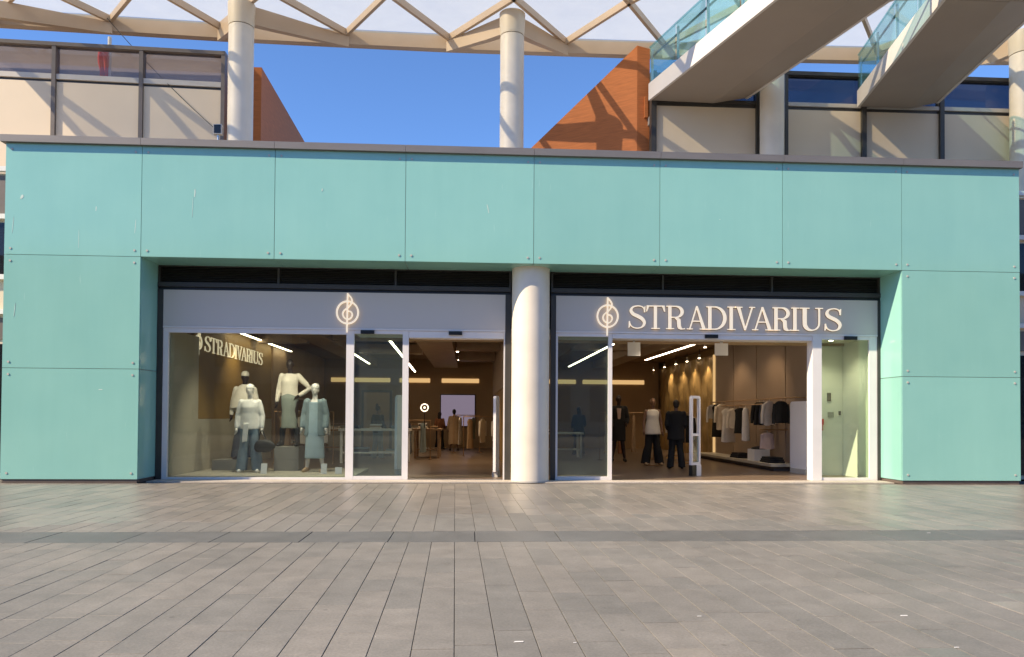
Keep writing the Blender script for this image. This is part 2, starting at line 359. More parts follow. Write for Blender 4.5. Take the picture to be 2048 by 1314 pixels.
for c in cells:
    dz = random.uniform(-0.0015, 0.0015)
    if c in near:
        key = round(c[2], 3)
        if key not in meshes: meshes[key] = paver_mb(PW - J, key - J).mesh("paver", (0, 0, 0), "paver")
        o = bpy.data.objects.new("paver", meshes[key]); COL.objects.link(o)
        o.location = (c[0], c[1], dz); o.rotation_euler = (random.uniform(-.0012, .0012), random.uniform(-.0025, .0025), ROT); o.parent = pave
    else:
        p = paver_mb(PW - J, c[2] - J); cs, sn = math.cos(ROT), math.sin(ROT)
        rest.add([(c[0] + x * cs - y * sn, c[1] + x * sn + y * cs, z + dz) for x, y, z in p.v], p.f)
r = rest.build("paver_field", "paver_joined", pave); tag(r, kind="stuff")
# dark drainage band with long slabs
k = 0; x = -17.6
while x < 20:
    l = 0.93
    q = MB(); p = paver_mb(l - 0.010, 0.735)
    me = meshes.get('band')
    if me is None: me = meshes['band'] = p.mesh("band_slab", (0, 0, 0), "band_stone")
    o = bpy.data.objects.new("band_slab", me); COL.objects.link(o); o.parent = pave
    o.location = (x + l / 2, -6.585, random.uniform(-.001, .001)); x += l
B(-17.6, 20, -6.962, -6.954, -0.012, -0.0065).build("drain_slot", "black_plastic", pave)
thr = B(-6.40, 8.92, 0.30, 0.80, -0.012, 0.012).build("threshold", "threshold_stone", pave)

# ================================================================== SHOP BUILDING
XL, XR, ZT = -9.02, 11.46, 6.62
shop = empty("shop_building", (1.2, 0, 0), "single storey clothing shop in teal glass panels with two open entrances", "building")
JX = [-9.02, -6.44, -3.875, -1.305, 1.265, 3.838, 6.390, 8.915, 11.46]
ZJ = [0.075, 2.225, 4.425, 6.60]
# structure behind the cladding
B(XL + 0.03, -6.44 - 0.03, 0.03, 0.78, 0.0, 6.56).build("wall", "wall_concrete", shop)
B(8.92 + 0.03, XR - 0.03, 0.03, 0.78, 0.0, 6.56).build("wall", "wall_concrete", shop)
B(-6.465, 8.945, 0.03, 0.78, 4.47, 6.56).build("wall", "wall_concrete", shop)
B(XL + 0.03, XR - 0.03, 0.785, 25.0, 6.30, 6.60).build("roof", "roof_grey", shop)
B(XL + 0.03, -6.50, 0.785, 25.0, 0.0, 6.295).build("wall", "wall_concrete", shop)
B(9.05, XR - 0.03, 0.785, 25.0, 0.0, 6.295).build("wall", "wall_concrete", shop)
B(-6.495, 9.045, 24.5, 25.0, 0.0, 6.295).build("wall", "wall_concrete", shop)
def panel(x0, x1, z0, z1):
    gp = 0.0045
    m = B(x0 + gp, x1 - gp, 0.0, 0.022, z0 + gp, z1 - gp)
    tl = {(a, b): random.uniform(-.004, .0) for a in (0, 1) for b in (0, 1)}
    m.v = [(x, y + tl[(int(x > (x0 + x1) / 2), int(z > (z0 + z1) / 2))], z) for x, y, z in m.v]
    o = m.build("cladding_panel", "teal_glass", shop)
    ins = 0.12
    for bx in (x0 + ins, x1 - ins):
        for bz in (z0 + ins, z1 - ins):
            b = MB().disc((bx, 0.004, bz), 0.021, (0, -1, 0), 0.017, 12).build("bolt", "sill_metal", o)
    return o
for i in range(8): panel(JX[i], JX[i + 1], ZJ[2], ZJ[3])
for i in (0, 7):
    for j in (0, 1): panel(JX[i], JX[i + 1], ZJ[j], ZJ[j + 1])
# return panels of the recess
for xa, xb, s in ((-6.46, -6.438, 1), (8.913, 8.935, -1)):
    for j in (0, 1):
        B(xa, xb, 0.026, 0.815, ZJ[j] + .006, ZJ[j + 1] - .006 if j == 0 else 4.44).build("return_panel", "teal_glass", shop)
for i in range(1, 7): B(JX[i] + .006, JX[i + 1] - .006, 0.026, 0.815, 4.425, 4.447).build("soffit_panel", "teal_glass", shop)
for xa, xb, ya, yb in ((XL - .0, XL + .024, .026, .78), (XR - .024, XR, .026, .78)):
    for j in range(3): B(xa, xb, ya, yb, ZJ[j] + .006, ZJ[j + 1] - .006).build("return_panel", "teal_glass", shop)
for xa, xb in ((XL + .02, -6.46), (8.935, XR - .02)): B(xa, xb, 0.02, 0.80, 0.0, 0.070).build("plinth", "plinth_dark", shop)
CX = [-9.09] + JX[1:8] + [11.49]
for i in range(8):
    m = MB(); a, b = CX[i] + .003, CX[i + 1] - .003
    m.add([(a, -.085, 6.60), (b, -.085, 6.60), (b, -.085, 6.735), (a, -.085, 6.735), (a, .9, 6.60), (b, .9, 6.60), (b, .9, 6.70), (a, .9, 6.70)],
          [(0, 1, 2, 3), (3, 2, 6, 7), (4, 7, 6, 5), (0, 4, 5, 1), (0, 3, 7, 4), (1, 5, 6, 2)])
    m.build("coping", "coping_metal", shop)

for (x, z, w, h, a) in ((-8.70, 5.55, .030, .09, .2), (-7.30, 5.35, .010, .10, 0), (-5.42, 5.70, .012, .17, 0), (-5.46, 5.42, .004, .40, .02), (-2.95, 5.82, .012, .06, 0), (0.34, 5.52, .010, .20, -.25), (-7.16, 1.82, .045, .018, 0), (-6.55, 5.02, .006, .30, .06), (-7.62, 4.75, .004, .38, 0), (-8.86, 5.0, .005, .32, .07), (-8.80, 3.35, .005, .26, .08), (5.08, 5.40, .012, .012, 0)):
    k = [q for q in range(8) if JX[q] <= x < JX[q + 1]][0]; host = [o for o in shop.children if o.name.startswith("cladding_panel")][k if z > 4.4 else (8 if z < 2.2 else 9)]
    ca, sa = math.cos(a), math.sin(a); pts = [(-w, -h * .5), (w * .3, -h * .42), (w, h * .1), (w * .4, h * .5), (-w * .6, h * .35)]
    pp = [(x + u * ca + v * sa, z + v * ca - u * sa) for u, v in pts]; n = len(pp)
    MB().add([(u, -.0052, v) for u, v in pp] + [(u, .003, v) for u, v in pp], [tuple(range(n)), tuple(range(2 * n - 1, n - 1, -1))] + [(i, n + i, n + (i + 1) % n, (i + 1) % n) for i in range(n)]).build("scuff", "scuff_pale", host)
# storefront: louvre transom, frames, fascia boards
FY = 0.82
for (x0, x1, cuts) in ((-6.43, 0.86, (-3.99, -1.57)), (1.715, 8.925, (4.12, 6.51))):
    xs = [x0, *cuts, x1]
    B(x0, x1, FY + .01, FY + .10, 4.405, 4.45).build("transom_rail", "dark_frame", shop)
    B(x0, x1, FY - .03, FY + .10, 3.985, 4.075).build("transom_rail", "dark_frame", shop)
    B(x0, x1, FY + .02, FY + .10, 3.925, 3.982).build("transom_rail", "black_plastic", shop)
    B(x0, x1, FY + .13, FY + .16, 3.985, 4.45).build("louvre_back", "black_plastic", shop)
    for c in (x0 + .02, *cuts, x1 - .02): B(c - .02, c + .02, FY - .005, FY + .10, 4.077, 4.403).build("transom_post", "dark_frame", shop)
    for a, b in zip(xs[:-1], xs[1:]):
        a2, b2 = (a + .045 if a == x0 else a + .022), (b - .045 if b == x1 else b - .022)
        for s in range(9):
            z = 4.085 + s * 0.0355
            MB().add([(a2, FY + .02, z), (b2, FY + .02, z), (b2, FY + .09, z + .03), (a2, FY + .09, z + .03), (a2, FY + .02, z + .006), (b2, FY + .02, z + .006), (b2, FY + .09, z + .036), (a2, FY + .09, z + .036)],
                     [(0, 3, 2, 1), (4, 5, 6, 7), (0, 1, 5, 4), (1, 2, 6, 5), (2, 3, 7, 6), (3, 0, 4, 7)]).build("louvre_slat", "dark_louvre", shop)
for x0, x1 in ((-6.43, -6.32), (0.745, 0.865), (1.71, 1.818), (8.85, 8.925)):
    B(x0, x1, FY - .02, FY + .14, 0.0, 3.922).build("jamb", "dark_frame", shop)
for x0, x1 in ((-6.316, 0.741), (1.822, 8.846)):
    o = B(x0, x1, FY - .015, FY + .10, 3.175, 3.92).build("fascia_board", "sign_board", shop)
    B(x0, x1, FY - .022, FY + .08, 3.135, 3.172).build("fascia_trim", "white_frame", o)
# frames (white)
def frame(x0, x1, z0=0.0, z1=3.132, y0=FY, y1=FY + .09): return B(x0, x1, y0, y1, z0, z1).build("window_frame", "white_frame", shop)
frame(-6.316, -6.21); frame(-2.58, -2.42); frame(-1.41, -1.285); frame(0.715, 0.742)
frame(1.822, 1.865); frame(2.945, 3.03); frame(7.40, 7.60, y0=FY - .02, y1=FY + .26); frame(8.67, 8.845)
frame(-6.207, -2.583, 3.04, 3.132); frame(-2.417, -1.413, 3.06, 3.132); frame(1.868, 2.942, 3.06, 3.132); frame(7.603, 8.667, 3.06, 3.132)
frame(-6.207, -2.583, 0.0, 0.055); frame(-2.417, -1.413, 0.0, 0.085); frame(1.868, 2.942, 0.0, 0.085); frame(7.603, 8.667, 0.0, 0.07)
def pane(x0, x1, z0, z1, mat, name="window_pane", y=FY + .04): return B(x0 + .002, x1 - .002, y, y + .012, z0 + .002, z1 - .002).build(name, mat, shop)
pane(-6.21, -2.58, .055, 3.04, "shop_glass"); pane(-2.42, -1.41, .085, 3.06, "door_glass", "sliding_door_pane")
pane(1.865, 2.945, .085, 3.06, "door_glass", "sliding_door_pane"); pane(7.60, 8.67, .07, 3.06, "side_glass")
for x in (-2.14, -0.307, 5.17, 8.24):
    B(x - .14, x + .14, FY - .05, FY - .001, 3.055, 3.133).build("door_sensor", "black_plastic", shop)
B(-1.28, 0.71, FY + .0, FY + .30, 2.99, 3.13).build("door_header", "white_frame", shop)
B(3.035, 7.395, FY + .0, FY + .30, 3.03, 3.13).build("door_header", "white_frame", shop)
B(-1.28, 0.71, FY + .02, FY + .07, 0.0125, 0.024).build("door_track", "rail_steel", shop)

# interior shell
fl = B(-6.49, 9.04, 0.805, 24.49, -0.012, 0.006).build("shop_floor", "shop_floor"); tag(fl, kind="structure")
B(-6.49, 9.04, 1.00, 24.49, 3.78, 3.88).build("ceiling", "ceiling_dark", shop)
B(-2.50, 9.03, FY + .31, 2.30, 3.135, 3.24).build("lobby_ceiling", "white_paint", shop)
B(-2.50, 9.03, 2.301, 2.355, 3.07, 3.775).build("lobby_bulkhead", "wall_tan", shop)
B(-6.22, -2.51, FY + .095, FY + .20, 3.06, 3.775).build("window_header", "wall_cream", shop)
B(-2.56, -2.505, FY + .21, 2.355, 3.136, 3.775).build("lobby_bulkhead", "wall_tan", shop)
B(-6.49, -6.22, 0.97, 2.60, 0.006, 3.13).build("interior_wall", "wall_cream", shop)
B(-6.49, -6.26, 2.605, 9.05, 1.25, 4.29).build("interior_wall", "wall_brown", shop)
B(-6.49, -6.23, 2.605, 9.05, 0.006, 1.245).build("interior_wall", "wall_cream", shop)
B(-6.49, -6.20, 9.055, 24.4, 0.006, 4.29).build("interior_wall", "wall_tan", shop)
B(-6.19, 8.28, 24.2, 24.45, 0.006, 4.29).build("interior_wall", "wall_tan", shop)
ys = [2.62, 4.3, 6.3, 8.2, 10.0]
for a, b in zip(ys[:-1], ys[1:]): B(8.30, 8.45, a + .02, b - .02, 0.006, 4.29).build("wall_panel", "wall_taupe", shop)
B(8.46, 9.03, 2.50, 24.2, 0.006, 4.29).build("interior_wall", "wall_brown", shop)
# wrinkled gold wall
mg = MB(); ny, nz = 70, 24; vs = []; fs = []
for i in range(ny + 1):
    y = 10.05 + 14.0 * i / ny
    for j in range(nz + 1):
        z = 0.006 + 3.5 * j / nz
        vs.append((8.32 + 0.035 * math.sin(i * 1.7 + 1.3 * math.sin(j * .6)) + random.uniform(-.025, .025), y, z))
for i in range(ny):
    for j in range(nz): a = i * (nz + 1) + j; fs.append((a, a + 1, a + nz + 2, a + nz + 1))
mg.add(vs, fs).build("gold_wall_panel", "gold_wall", shop, smooth=True)
B(8.24, 8.30, 9.93, 10.02, 0.006, 3.5).build("lit_wall_strip", "cove_glow", shop)
# lobby partition at the right pane
B(8.20, 8.86, 2.36, 2.48, 0.006, 3.13).build("interior_wall", "white_paint", shop)
B(8.87, 9.03, 0.97, 2.48, 0.006, 3.13).build("interior_wall", "white_paint", shop)
# stair-like bulkhead above the left entrance, ducts, beams
MB().prism([(0.95, 3.2), (1.55, 3.2), (1.55, 16), (0.95, 16)], 2.2, 4.29).build("interior_wall", "wall_taupe", shop)
B(0.96, 1.54, 3.21, 15.9, 0.006, 2.19).build("interior_wall", "wall_brown", shop)
for x0, x1, y0, y1, z0, z1 in ((-1.5, -0.5, 3.4, 17, 3.42, 3.77), (-4.6, -3.9, 2.6, 17, 3.45, 3.76), (2.2, 3.1, 2.8, 17, 3.45, 3.76), (5.3, 6.0, 2.8, 17, 3.48, 3.765), (-3.8, -1.6, 6.0, 6.5, 3.46, 3.74), (-3.8, -1.6, 10.0, 10.6, 3.44, 3.74), (-.4, .9, 8.0, 8.6, 3.40, 3.72), (3.2, 5.2, 8.0, 8.6, 3.45, 3.72), (-6.1, -4.7, 6.9, 7.3, 3.44, 3.75), (-.4, .9, 12.0, 12.9, 3.38, 3.72)):
    B(x0, x1, y0, y1, z0, z1).build("ceiling_duct", "duct_metal", shop)
B(-6.1, 8.2, 17.5, 24.15, 3.05, 3.25).build("ceiling_bulkhead", "wall_tan", shop)
for x0, x1 in ((-5.9, -3.4), (-3.0, -1.7), (-1.2, 0.4), (2.0, 4.6), (4.9, 7.6)):
    B(x0, x1, 17.32, 17.365, 2.80, 2.98).build("lit_cove", "cove_glow", shop)

# ================================================================== LETTERS AND EMBLEMS
def flat(polys, depth, mp, name, parent=None, mat="letter_cream"):
    """polys: outlines in (u, v); extruded; every piece 0.4 mm prouder than the last so that no faces coincide"""
    m = MB()
    for k, p in enumerate(polys):
        n = len(p); d1 = depth + 0.0004 * k
        area = sum(p[i][0] * p[(i + 1) % n][1] - p[(i + 1) % n][0] * p[i][1] for i in range(n))
        if area < 0: p = p[::-1]
        vs = [mp(u, v, 0.0) for u, v in p] + [mp(u, v, d1) for u, v in p]
        m.add(vs, [tuple(range(n - 1, -1, -1)), tuple(range(n, 2 * n))] + [(i, (i + 1) % n, n + (i + 1) % n, n + i) for i in range(n)])
    return m
def ribbon(pts, ws):
    """variable-width stroke split in quads"""
    out = []; L, Rr = [], []
    for i, (x, y) in enumerate(pts):
        x0, y0 = pts[max(i - 1, 0)]; x1, y1 = pts[min(i + 1, len(pts) - 1)]
        dx, dy = x1 - x0, y1 - y0; l = math.hypot(dx, dy) or 1; w = (ws[i] if isinstance(ws, list) else ws) / 2
        L.append((x - dy / l * w, y + dx / l * w)); Rr.append((x + dy / l * w, y - dx / l * w))
    return [L + Rr[::-1]]
def rect(x0, y0, x1, y1): return [[(x0, y0), (x1, y0), (x1, y1), (x0, y1)]]
def catmull(P, n=10):
    out = []
    for i in range(len(P) - 1):
        p0, p1, p2, p3 = P[max(i - 1, 0)], P[i], P[i + 1], P[min(i + 2, len(P) - 1)]
        for k in range(n):
            t = k / n
            out.append(tuple(0.5 * (2 * p1[c] + (p2[c] - p0[c]) * t + (2 * p0[c] - 5 * p1[c] + 4 * p2[c] - p3[c]) * t * t + (3 * p1[c] - p0[c] - 3 * p2[c] + p3[c]) * t ** 3) for c in range(len(p1))))
    out.append(tuple(P[-1])); return out
TK, TN, SF = 0.128, 0.050, 0.040               # thick stem, hairline, serif height (cap height 1)
def serif(x, y, w=0.30): return rect(x - w / 2, y, x + w / 2, y + SF)
def bowl(cx, cy, rx, ry, a0, a1, tmax):
    pts = []; ws = []
    for i in range(25):
        a = math.radians(a0 + (a1 - a0) * i / 24); pts.append((cx + rx * math.cos(a), cy + ry * math.sin(a)))
        ws.append(TN + (tmax - TN) * max(0, math.cos(a)) ** 1.4)
    return ribbon(pts, ws)
def glyph(c):
    if c == 'I': return rect(.10, 0, .10 + TK, 1) + serif(.175, 0, .33) + serif(.175, 1 - SF, .33), .35
    if c == 'T': return rect(.33, 0, .33 + TK, 1) + rect(.02, .955, .79, 1) + serif(.405, 0, .36) + [[(.0, .74), (.035, .74), (.12, .955), (.03, .99)], [(.81, .74), (.775, .74), (.69, .955), (.78, .99)]], .81
    if c == 'A': return [[(.06, 0), (.11, 0), (.42, .97), (.36, .97)], [(.36, 1), (.43, 1), (.79, 0), (.65, 0)]] + rect(.20, .33, .60, .375) + serif(.09, 0, .26) + serif(.70, 0, .34), .86
    if c == 'V': return [[(.06, 1), (.20, 1), (.47, .0), (.40, .0)], [(.40, 0), (.46, 0), (.79, 1), (.73, 1)]] + serif(.14, 1 - SF, .34) + serif(.75, 1 - SF, .26), .86
    if c == 'D': return rect(.10, 0, .10 + TK, 1) + rect(.02, 0, .38, .045) + rect(.02, .955, .38, 1) + bowl(.36, .5, .42, .478, -90, 90, .135), .86
    if c == 'R': return rect(.10, 0, .10 + TK, 1) + serif(.175, 0, .33) + rect(.02, .955, .40, 1) + rect(.24, .485, .42, .53) + bowl(.40, .742, .27, .236, -90, 90, .128) + [[(.38, .50), (.47, .50), (.60, .42), (.62, .12), (.66, .04), (.74, .03), (.78, .06), (.78, 0), (.62, -.015), (.51, .03), (.48, .12), (.46, .38), (.38, .46)]], .80
    if c == 'U':
        pts = [(.165, 1), (.165, .36), (.19, .20), (.27, .08), (.40, .03), (.54, .07), (.63, .18), (.665, .36), (.665, 1)]
        return ribbon(catmull(pts, 5), [TK if i < 12 else max(TN, TK - (TK - TN) * (i - 12) / 10) for i in range(41)]) + serif(.165, 1 - SF, .33) + serif(.665, 1 - SF, .26), .85
    if c == 'S':
        P = [(.60, .76), (.56, .90), (.45, .965), (.32, .97), (.17, .91), (.11, .77), (.19, .63), (.35, .54), (.51, .43), (.60, .27), (.54, .10), (.40, .03), (.25, .035), (.12, .12), (.06, .28)]
        wv = [.02, .03, .042, .05, .07, .10, .128, .14, .128, .10, .07, .05, .042, .03, .02]
        c3 = catmull([(p[0], p[1], w) for p, w in zip(P, wv)], 6)
        return ribbon([(a, b) for a, b, w in c3], [w for a, b, w in c3]) + [[(.585, .70), (.625, .70), (.635, .97), (.59, .93)], [(.035, .32), (.075, .32), (.07, .06), (.025, .02)]], .68
WORD = "STRADIVARIUS"
SPAN = [(360, 475), (478, 605), (612, 738), (752, 892), (884, 1021), (1028, 1082), (1078, 1216), (1196, 1342), (1334, 1460), (1464, 1518), (1524, 1682), (1694, 1810)]
def emblem(mp, name, parent=None):
    el = [(.28 * math.cos(t * math.pi / 20), .5 + .29 * math.sin(t * math.pi / 20)) for t in range(41)]
    polys = []
    ring = ribbon(el, .034)[0]
    n = len(el)
    for i in range(n - 1): polys.append([ring[i], ring[i + 1], ring[2 * n - 2 - i], ring[2 * n - 1 - i]])
    m = MB()
    def quadstrip(pts, w, lift):
        rb = ribbon(pts, w)[0]; k = len(pts)
        for i in range(k - 1):
            q = [rb[i], rb[i + 1], rb[2 * k - 2 - i], rb[2 * k - 1 - i]]
            vs = [mp(u, v, 0) for u, v in q] + [mp(u, v, lift) for u, v in q]
            m.add(vs, [(3, 2, 1, 0), (4, 5, 6, 7), (0, 1, 5, 4), (1, 2, 6, 5), (2, 3, 7, 6), (3, 0, 4, 7)])
    quadstrip(el, .044, .030)
    quadstrip([(-.012, -.02), (.0, 1.0)], .040, .034)
    lp = catmull([(.0, .985), (.07, .91), (.115, .83), (.10, .74), (.02, .635), (-.09, .55), (-.125, .46), (-.09, .37), (.0, .32), (.085, .355), (.125, .44), (.09, .515), (.02, .535)], 6)
    quadstrip(lp, .036, .032)
    return m
def front(x0, z0, s, sx=1.0):
    return lambda u, v, d: (x0 + u * s * sx, FY - .050 - d, z0 + v * s)
def wallmap(y0, z0, sy, sz):
    return lambda u, v, d: (-6.255 + d, y0 + u * sy, z0 + v * sz)
shop_sign = empty("shop_sign", (5.7, FY, 3.24), "cream serif shop name lettering above the right entrance", "sign")
for ch, (a, b) in zip(WORD, SPAN):
    polys, adv = glyph(ch)
    us = [u for p in polys for u, v in p]; u0, u1 = min(us), max(us)
    x0 = 3.366 + (a - 360) * 0.003207; x1 = 3.366 + (b - 360) * 0.003207; sx = (x1 - x0) / (u1 - u0)
    mp = (lambda x0=x0, sx=sx, u0=u0: (lambda u, v, d: (x0 + (u - u0) * sx, FY - .045 - d, 3.235 + v * 0.50)))()
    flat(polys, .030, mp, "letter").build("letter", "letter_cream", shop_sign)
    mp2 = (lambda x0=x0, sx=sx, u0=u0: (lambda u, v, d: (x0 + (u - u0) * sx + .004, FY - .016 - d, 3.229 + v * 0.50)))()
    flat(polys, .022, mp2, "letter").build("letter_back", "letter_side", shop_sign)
for x, lab in ((-2.552, "round treble clef emblem alone on the left grey fascia"), (2.915, "round treble clef emblem beside the shop lettering on right fascia")):
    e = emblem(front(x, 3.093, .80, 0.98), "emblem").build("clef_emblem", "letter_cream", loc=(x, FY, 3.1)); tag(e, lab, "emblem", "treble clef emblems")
wall_sign = empty("wall_sign", (-6.25, 5.3, 2.84), "cream shop name lettering on the brown side wall behind the left window", "sign")
k = (7.98 - 3.05) / 1450.0
for ch, (a, b) in zip(WORD, SPAN):
    polys, adv = glyph(ch); us = [u for p in polys for u, v in p]; u0, u1 = min(us), max(us)
    y0 = 3.05 + (a - 360) * k; y1 = 3.05 + (b - 360) * k; sy = (y1 - y0) / (u1 - u0)
    mp = (lambda y0=y0, sy=sy, u0=u0: (lambda u, v, d: (-6.255 + d, y0 + (u - u0) * sy, 2.845 + v * 0.37)))()
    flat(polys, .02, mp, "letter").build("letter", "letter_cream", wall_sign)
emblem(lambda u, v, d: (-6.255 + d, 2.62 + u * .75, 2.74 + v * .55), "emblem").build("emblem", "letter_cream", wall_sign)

# ================================================================== FRONT COLUMN
cm = MB(); cm.loft([(1.262, .60, z, .393, .393) for z in (0.0, 0.004, 4.424)], 64)
col = cm.build("front_column", "column_paint", smooth=True, loc=(1.262, .60, 0)); tag(col, "thick round cream column between the two entrances", "column")
MB().loft([(1.262, .60, z, .399, .399) for z in (0.0, 0.03)], 64).build("base_joint", "sill_metal", col, smooth=True)

# ================================================================== UPPER COLUMNS AND CANOPY
for x, lab in ((-5.66, "tall round cream column left of the sky gap"), (1.0, "tall round cream column standing in the middle of the sky gap"),
               (7.65, "round cream column behind the left footbridge"), (14.32, "round cream column at the right edge beside the right footbridge")):
    t = empty("canopy_column", (x, 3.6, 6.61), lab, "column", "columns carrying the glass canopy")
    MB().loft([(x, 3.6, z, .298, .298) for z in (6.61, 10.84)], 48).build("shaft", "column_paint", t, smooth=True)
    MB().loft([(x, 3.6, 10.842, .27, .27), (x, 3.6, 10.86, .27, .27)], 48).build("shadow_joint", "dark_frame", t, smooth=True)
    MB().loft([(x, 3.6, 10.862, .300, .300), (x, 3.6, 11.05, .315, .315), (x, 3.6, 11.42, .325, .325)], 48).build("capital", "steel_cream", t, smooth=True)
E1 = [(-14.6, 4.35), (-12.0, 4.51), (-9.29, 4.66), (-6.58, 4.82), (-3.33, 4.93), (-.62, 5.0), (2.53, 5.0), (5.23, 4.98), (8.2, 4.94), (11.1, 4.86), (14.0, 4.70), (16.8, 4.5)]
E2 = [(-13.1, 2.9), (-10.4, 3.0), (-7.73, 2.86), (-4.9, 2.95), (-2.02, 2.94), (1.0, 2.94), (3.81, 2.93), (6.6, 2.92), (9.6, 2.9), (12.5, 2.85), (15.4, 2.8)]
E3 = [(x, y - 3.9) for x, y in E1]
canopy = empty("glass_canopy", (1.0, 3.6, 11.2), "long frosted glass canopy on zigzag cream steel beams over the upper terrace", "canopy")
ZM = 11.49
def chain(P, z0, z1, th, name, mat):
    for i in range(len(P) - 1):
        (xa, ya), (xb, yb) = P[i], P[i + 1]
        m = MB(); m.prism([(xa, ya), (xb, yb), (xb, yb + th), (xa, ya + th)], z0, z1); m.build(name, mat, canopy)
chain(E1, 11.20, 11.535, .22, "edge_beam", "beam_cream_shaded")
chain(E1, 11.537, 11.585, .30, "gutter", "sill_metal")
chain(E3, 11.30, 11.56, .16, "edge_beam", "beam_cream_shaded")
def member(a, b, w=.085, h=.17): MB().bar((a[0], a[1], ZM), (b[0], b[1], ZM), w, h).build("diagonal_beam", "beam_cream_shaded", canopy)
for i, p in enumerate(E2):
    member(p, (E1[i][0] , E1[i][1])); member(p, (E1[i + 1][0], E1[i + 1][1] - .01)); member(p, E3[i]); member(p, E3[i + 1])
def tri(a, b, c):
    m = MB(); p = [(a[0], a[1]), (b[0], b[1]), (c[0], c[1])]
    ar = (p[1][0] - p[0][0]) * (p[2][1] - p[0][1]) - (p[2][0] - p[0][0]) * (p[1][1] - p[0][1])
    if ar < 0: p = p[::-1]
    m.prism(p, 11.592, 11.606); m.build("roof_pane", "canopy_pane", canopy)
for i in range(len(E2)):
    tri(E1[i], E1[i + 1], E2[i]); tri(E3[i], E3[i + 1], E2[i])
    if i + 1 < len(E2): tri(E2[i], E2[i + 1], E1[i + 1]); tri(E2[i], E2[i + 1], E3[i + 1])
for cx, ns in ((-12.3, (1, 2)), (-5.66, (3, 4)), (1.0, (5, 6)), (7.65, (7, 8)), (14.32, (10, 11))):
    for nidx in ns:
        ex, ey = E1[nidx]; a = Vector((cx, 3.6, 0)); d = (Vector((ex, ey, 0)) - a); L = d.length; d.normalize(); s = Vector((-d.y, d.x, 0))
        p0 = a + d * .27; p1 = a + d * (L + .05)
        m = MB(); vs = []
        for p, zb, zt, w in ((p0, 10.98, 11.42, .09), (p0 + d * .5, 11.0, 11.42, .08), (p1, 11.12, 11.40, .05)):
            for sg in (-1, 1): vs += [(p.x + s.x * sg * w, p.y + s.y * sg * w, zb), (p.x + s.x * sg * w, p.y + s.y * sg * w, zt)]
        fs = [(0, 1, 3, 2), (8, 10, 11, 9)]
        for q in (0, 4): fs += [(q, q + 4, q + 5, q + 1), (q + 2, q + 3, q + 7, q + 6), (q, q + 2, q + 6, q + 4), (q + 1, q + 5, q + 7, q + 3)]
        m.add(vs, fs).build("bracket_arm", "beam_cream_shaded", canopy)

# ================================================================== UPPER WINGS
def wing_y(x): return 4.0 + min(0, (x + 6.2)) * 0.050
def lw(x0, x1, ya, yb, z0, z1, name, mat, parent):
    m = MB(); m.prism([(x0, wing_y(x0) + ya), (x1, wing_y(x1) + ya), (x1, wing_y(x1) + yb), (x0, wing_y(x0) + yb)], z0, z1); return m.build(name, mat, parent)
left = empty("terrace_parapet", (-9, 3.9, 6.61), "beige panelled parapet with grey glass screen above left end", "parapet")
MX = [-14.2, -12.17, -10.20, -8.165, -6.21]
for a, b in zip(MX[:-1], MX[1:]):
    lw(a + .05, b - .05, 0.02, .10, 6.61, 9.47, "beige_panel", "beige_panel", left)
    lw(a + .05, b - .05, -.01, .12, 9.535, 9.66, "sill", "sill_metal", left)
    lw(a + .05, b - .05, 0.05, .12, 9.472, 9.533, "shadow_gap", "dark_frame", left)
    lw(a + .05, b - .05, 0.05, .065, 9.662, 10.338, "glass_screen", "grey_glass", left)
for x in MX: lw(x - .046, x + .046, -.04, .16, 6.61, 10.335, "mullion", "brown_frame", left)
lw(MX[0], MX[-1] - .02, 1.6, 1.75, 6.61, 11.05, "back_wall", "screen_wall", left)
lw(MX[0] - .05, MX[-1] + .05, -.05, .17, 10.34, 10.43, "top_rail", "brown_frame", left)
right = empty("upper_storey", (10, 4, 6.61), "beige panelled upper storey with dark glazing behind the footbridges", "building")
RX = [(4.76, 7.38), (8.23, 10.20), (10.33, 12.32), (12.44, 14.42)]
for i, (a, b) in enumerate(RX):
    B(a, b, 4.02, 4.10, 6.61, 9.42).build("beige_panel", "beige_panel", right)
    B(a, b, 4.03, 4.13, 9.422, 9.50).build("shadow_gap", "dark_frame", right)
    B(a, b, 3.98, 4.13, 9.502, 9.60).build("sill", "sill_metal" if i else "dark_frame", right)
    B(a, b, 4.05, 4.065, 9.602, 10.30).build("glazing", "blue_glass", right)
for a, b in ((4.62, 4.757), (7.383, 7.47), (8.14, 8.227), (10.203, 10.327), (12.323, 12.437), (14.423, 14.51)):
    B(a, b, 3.94, 4.16, 6.61, 10.30).build("mullion", "dark_frame", right)
B(8.14, 14.51, 3.93, 4.17, 10.303, 10.40).build("top_rail", "dark_frame", right)
B(4.62, 14.51, 6.2, 6.4, 6.61, 10.15).build("back_wall", "wall_concrete", right)
B(8.24, 8.95, 5.2, 5.3, 9.3, 9.93).build("plant_cabinet", "black_plastic", right)
B(4.62, 14.51, 4.17, 6.19, 9.0, 9.2).build("terrace_deck", "roof_grey", right)

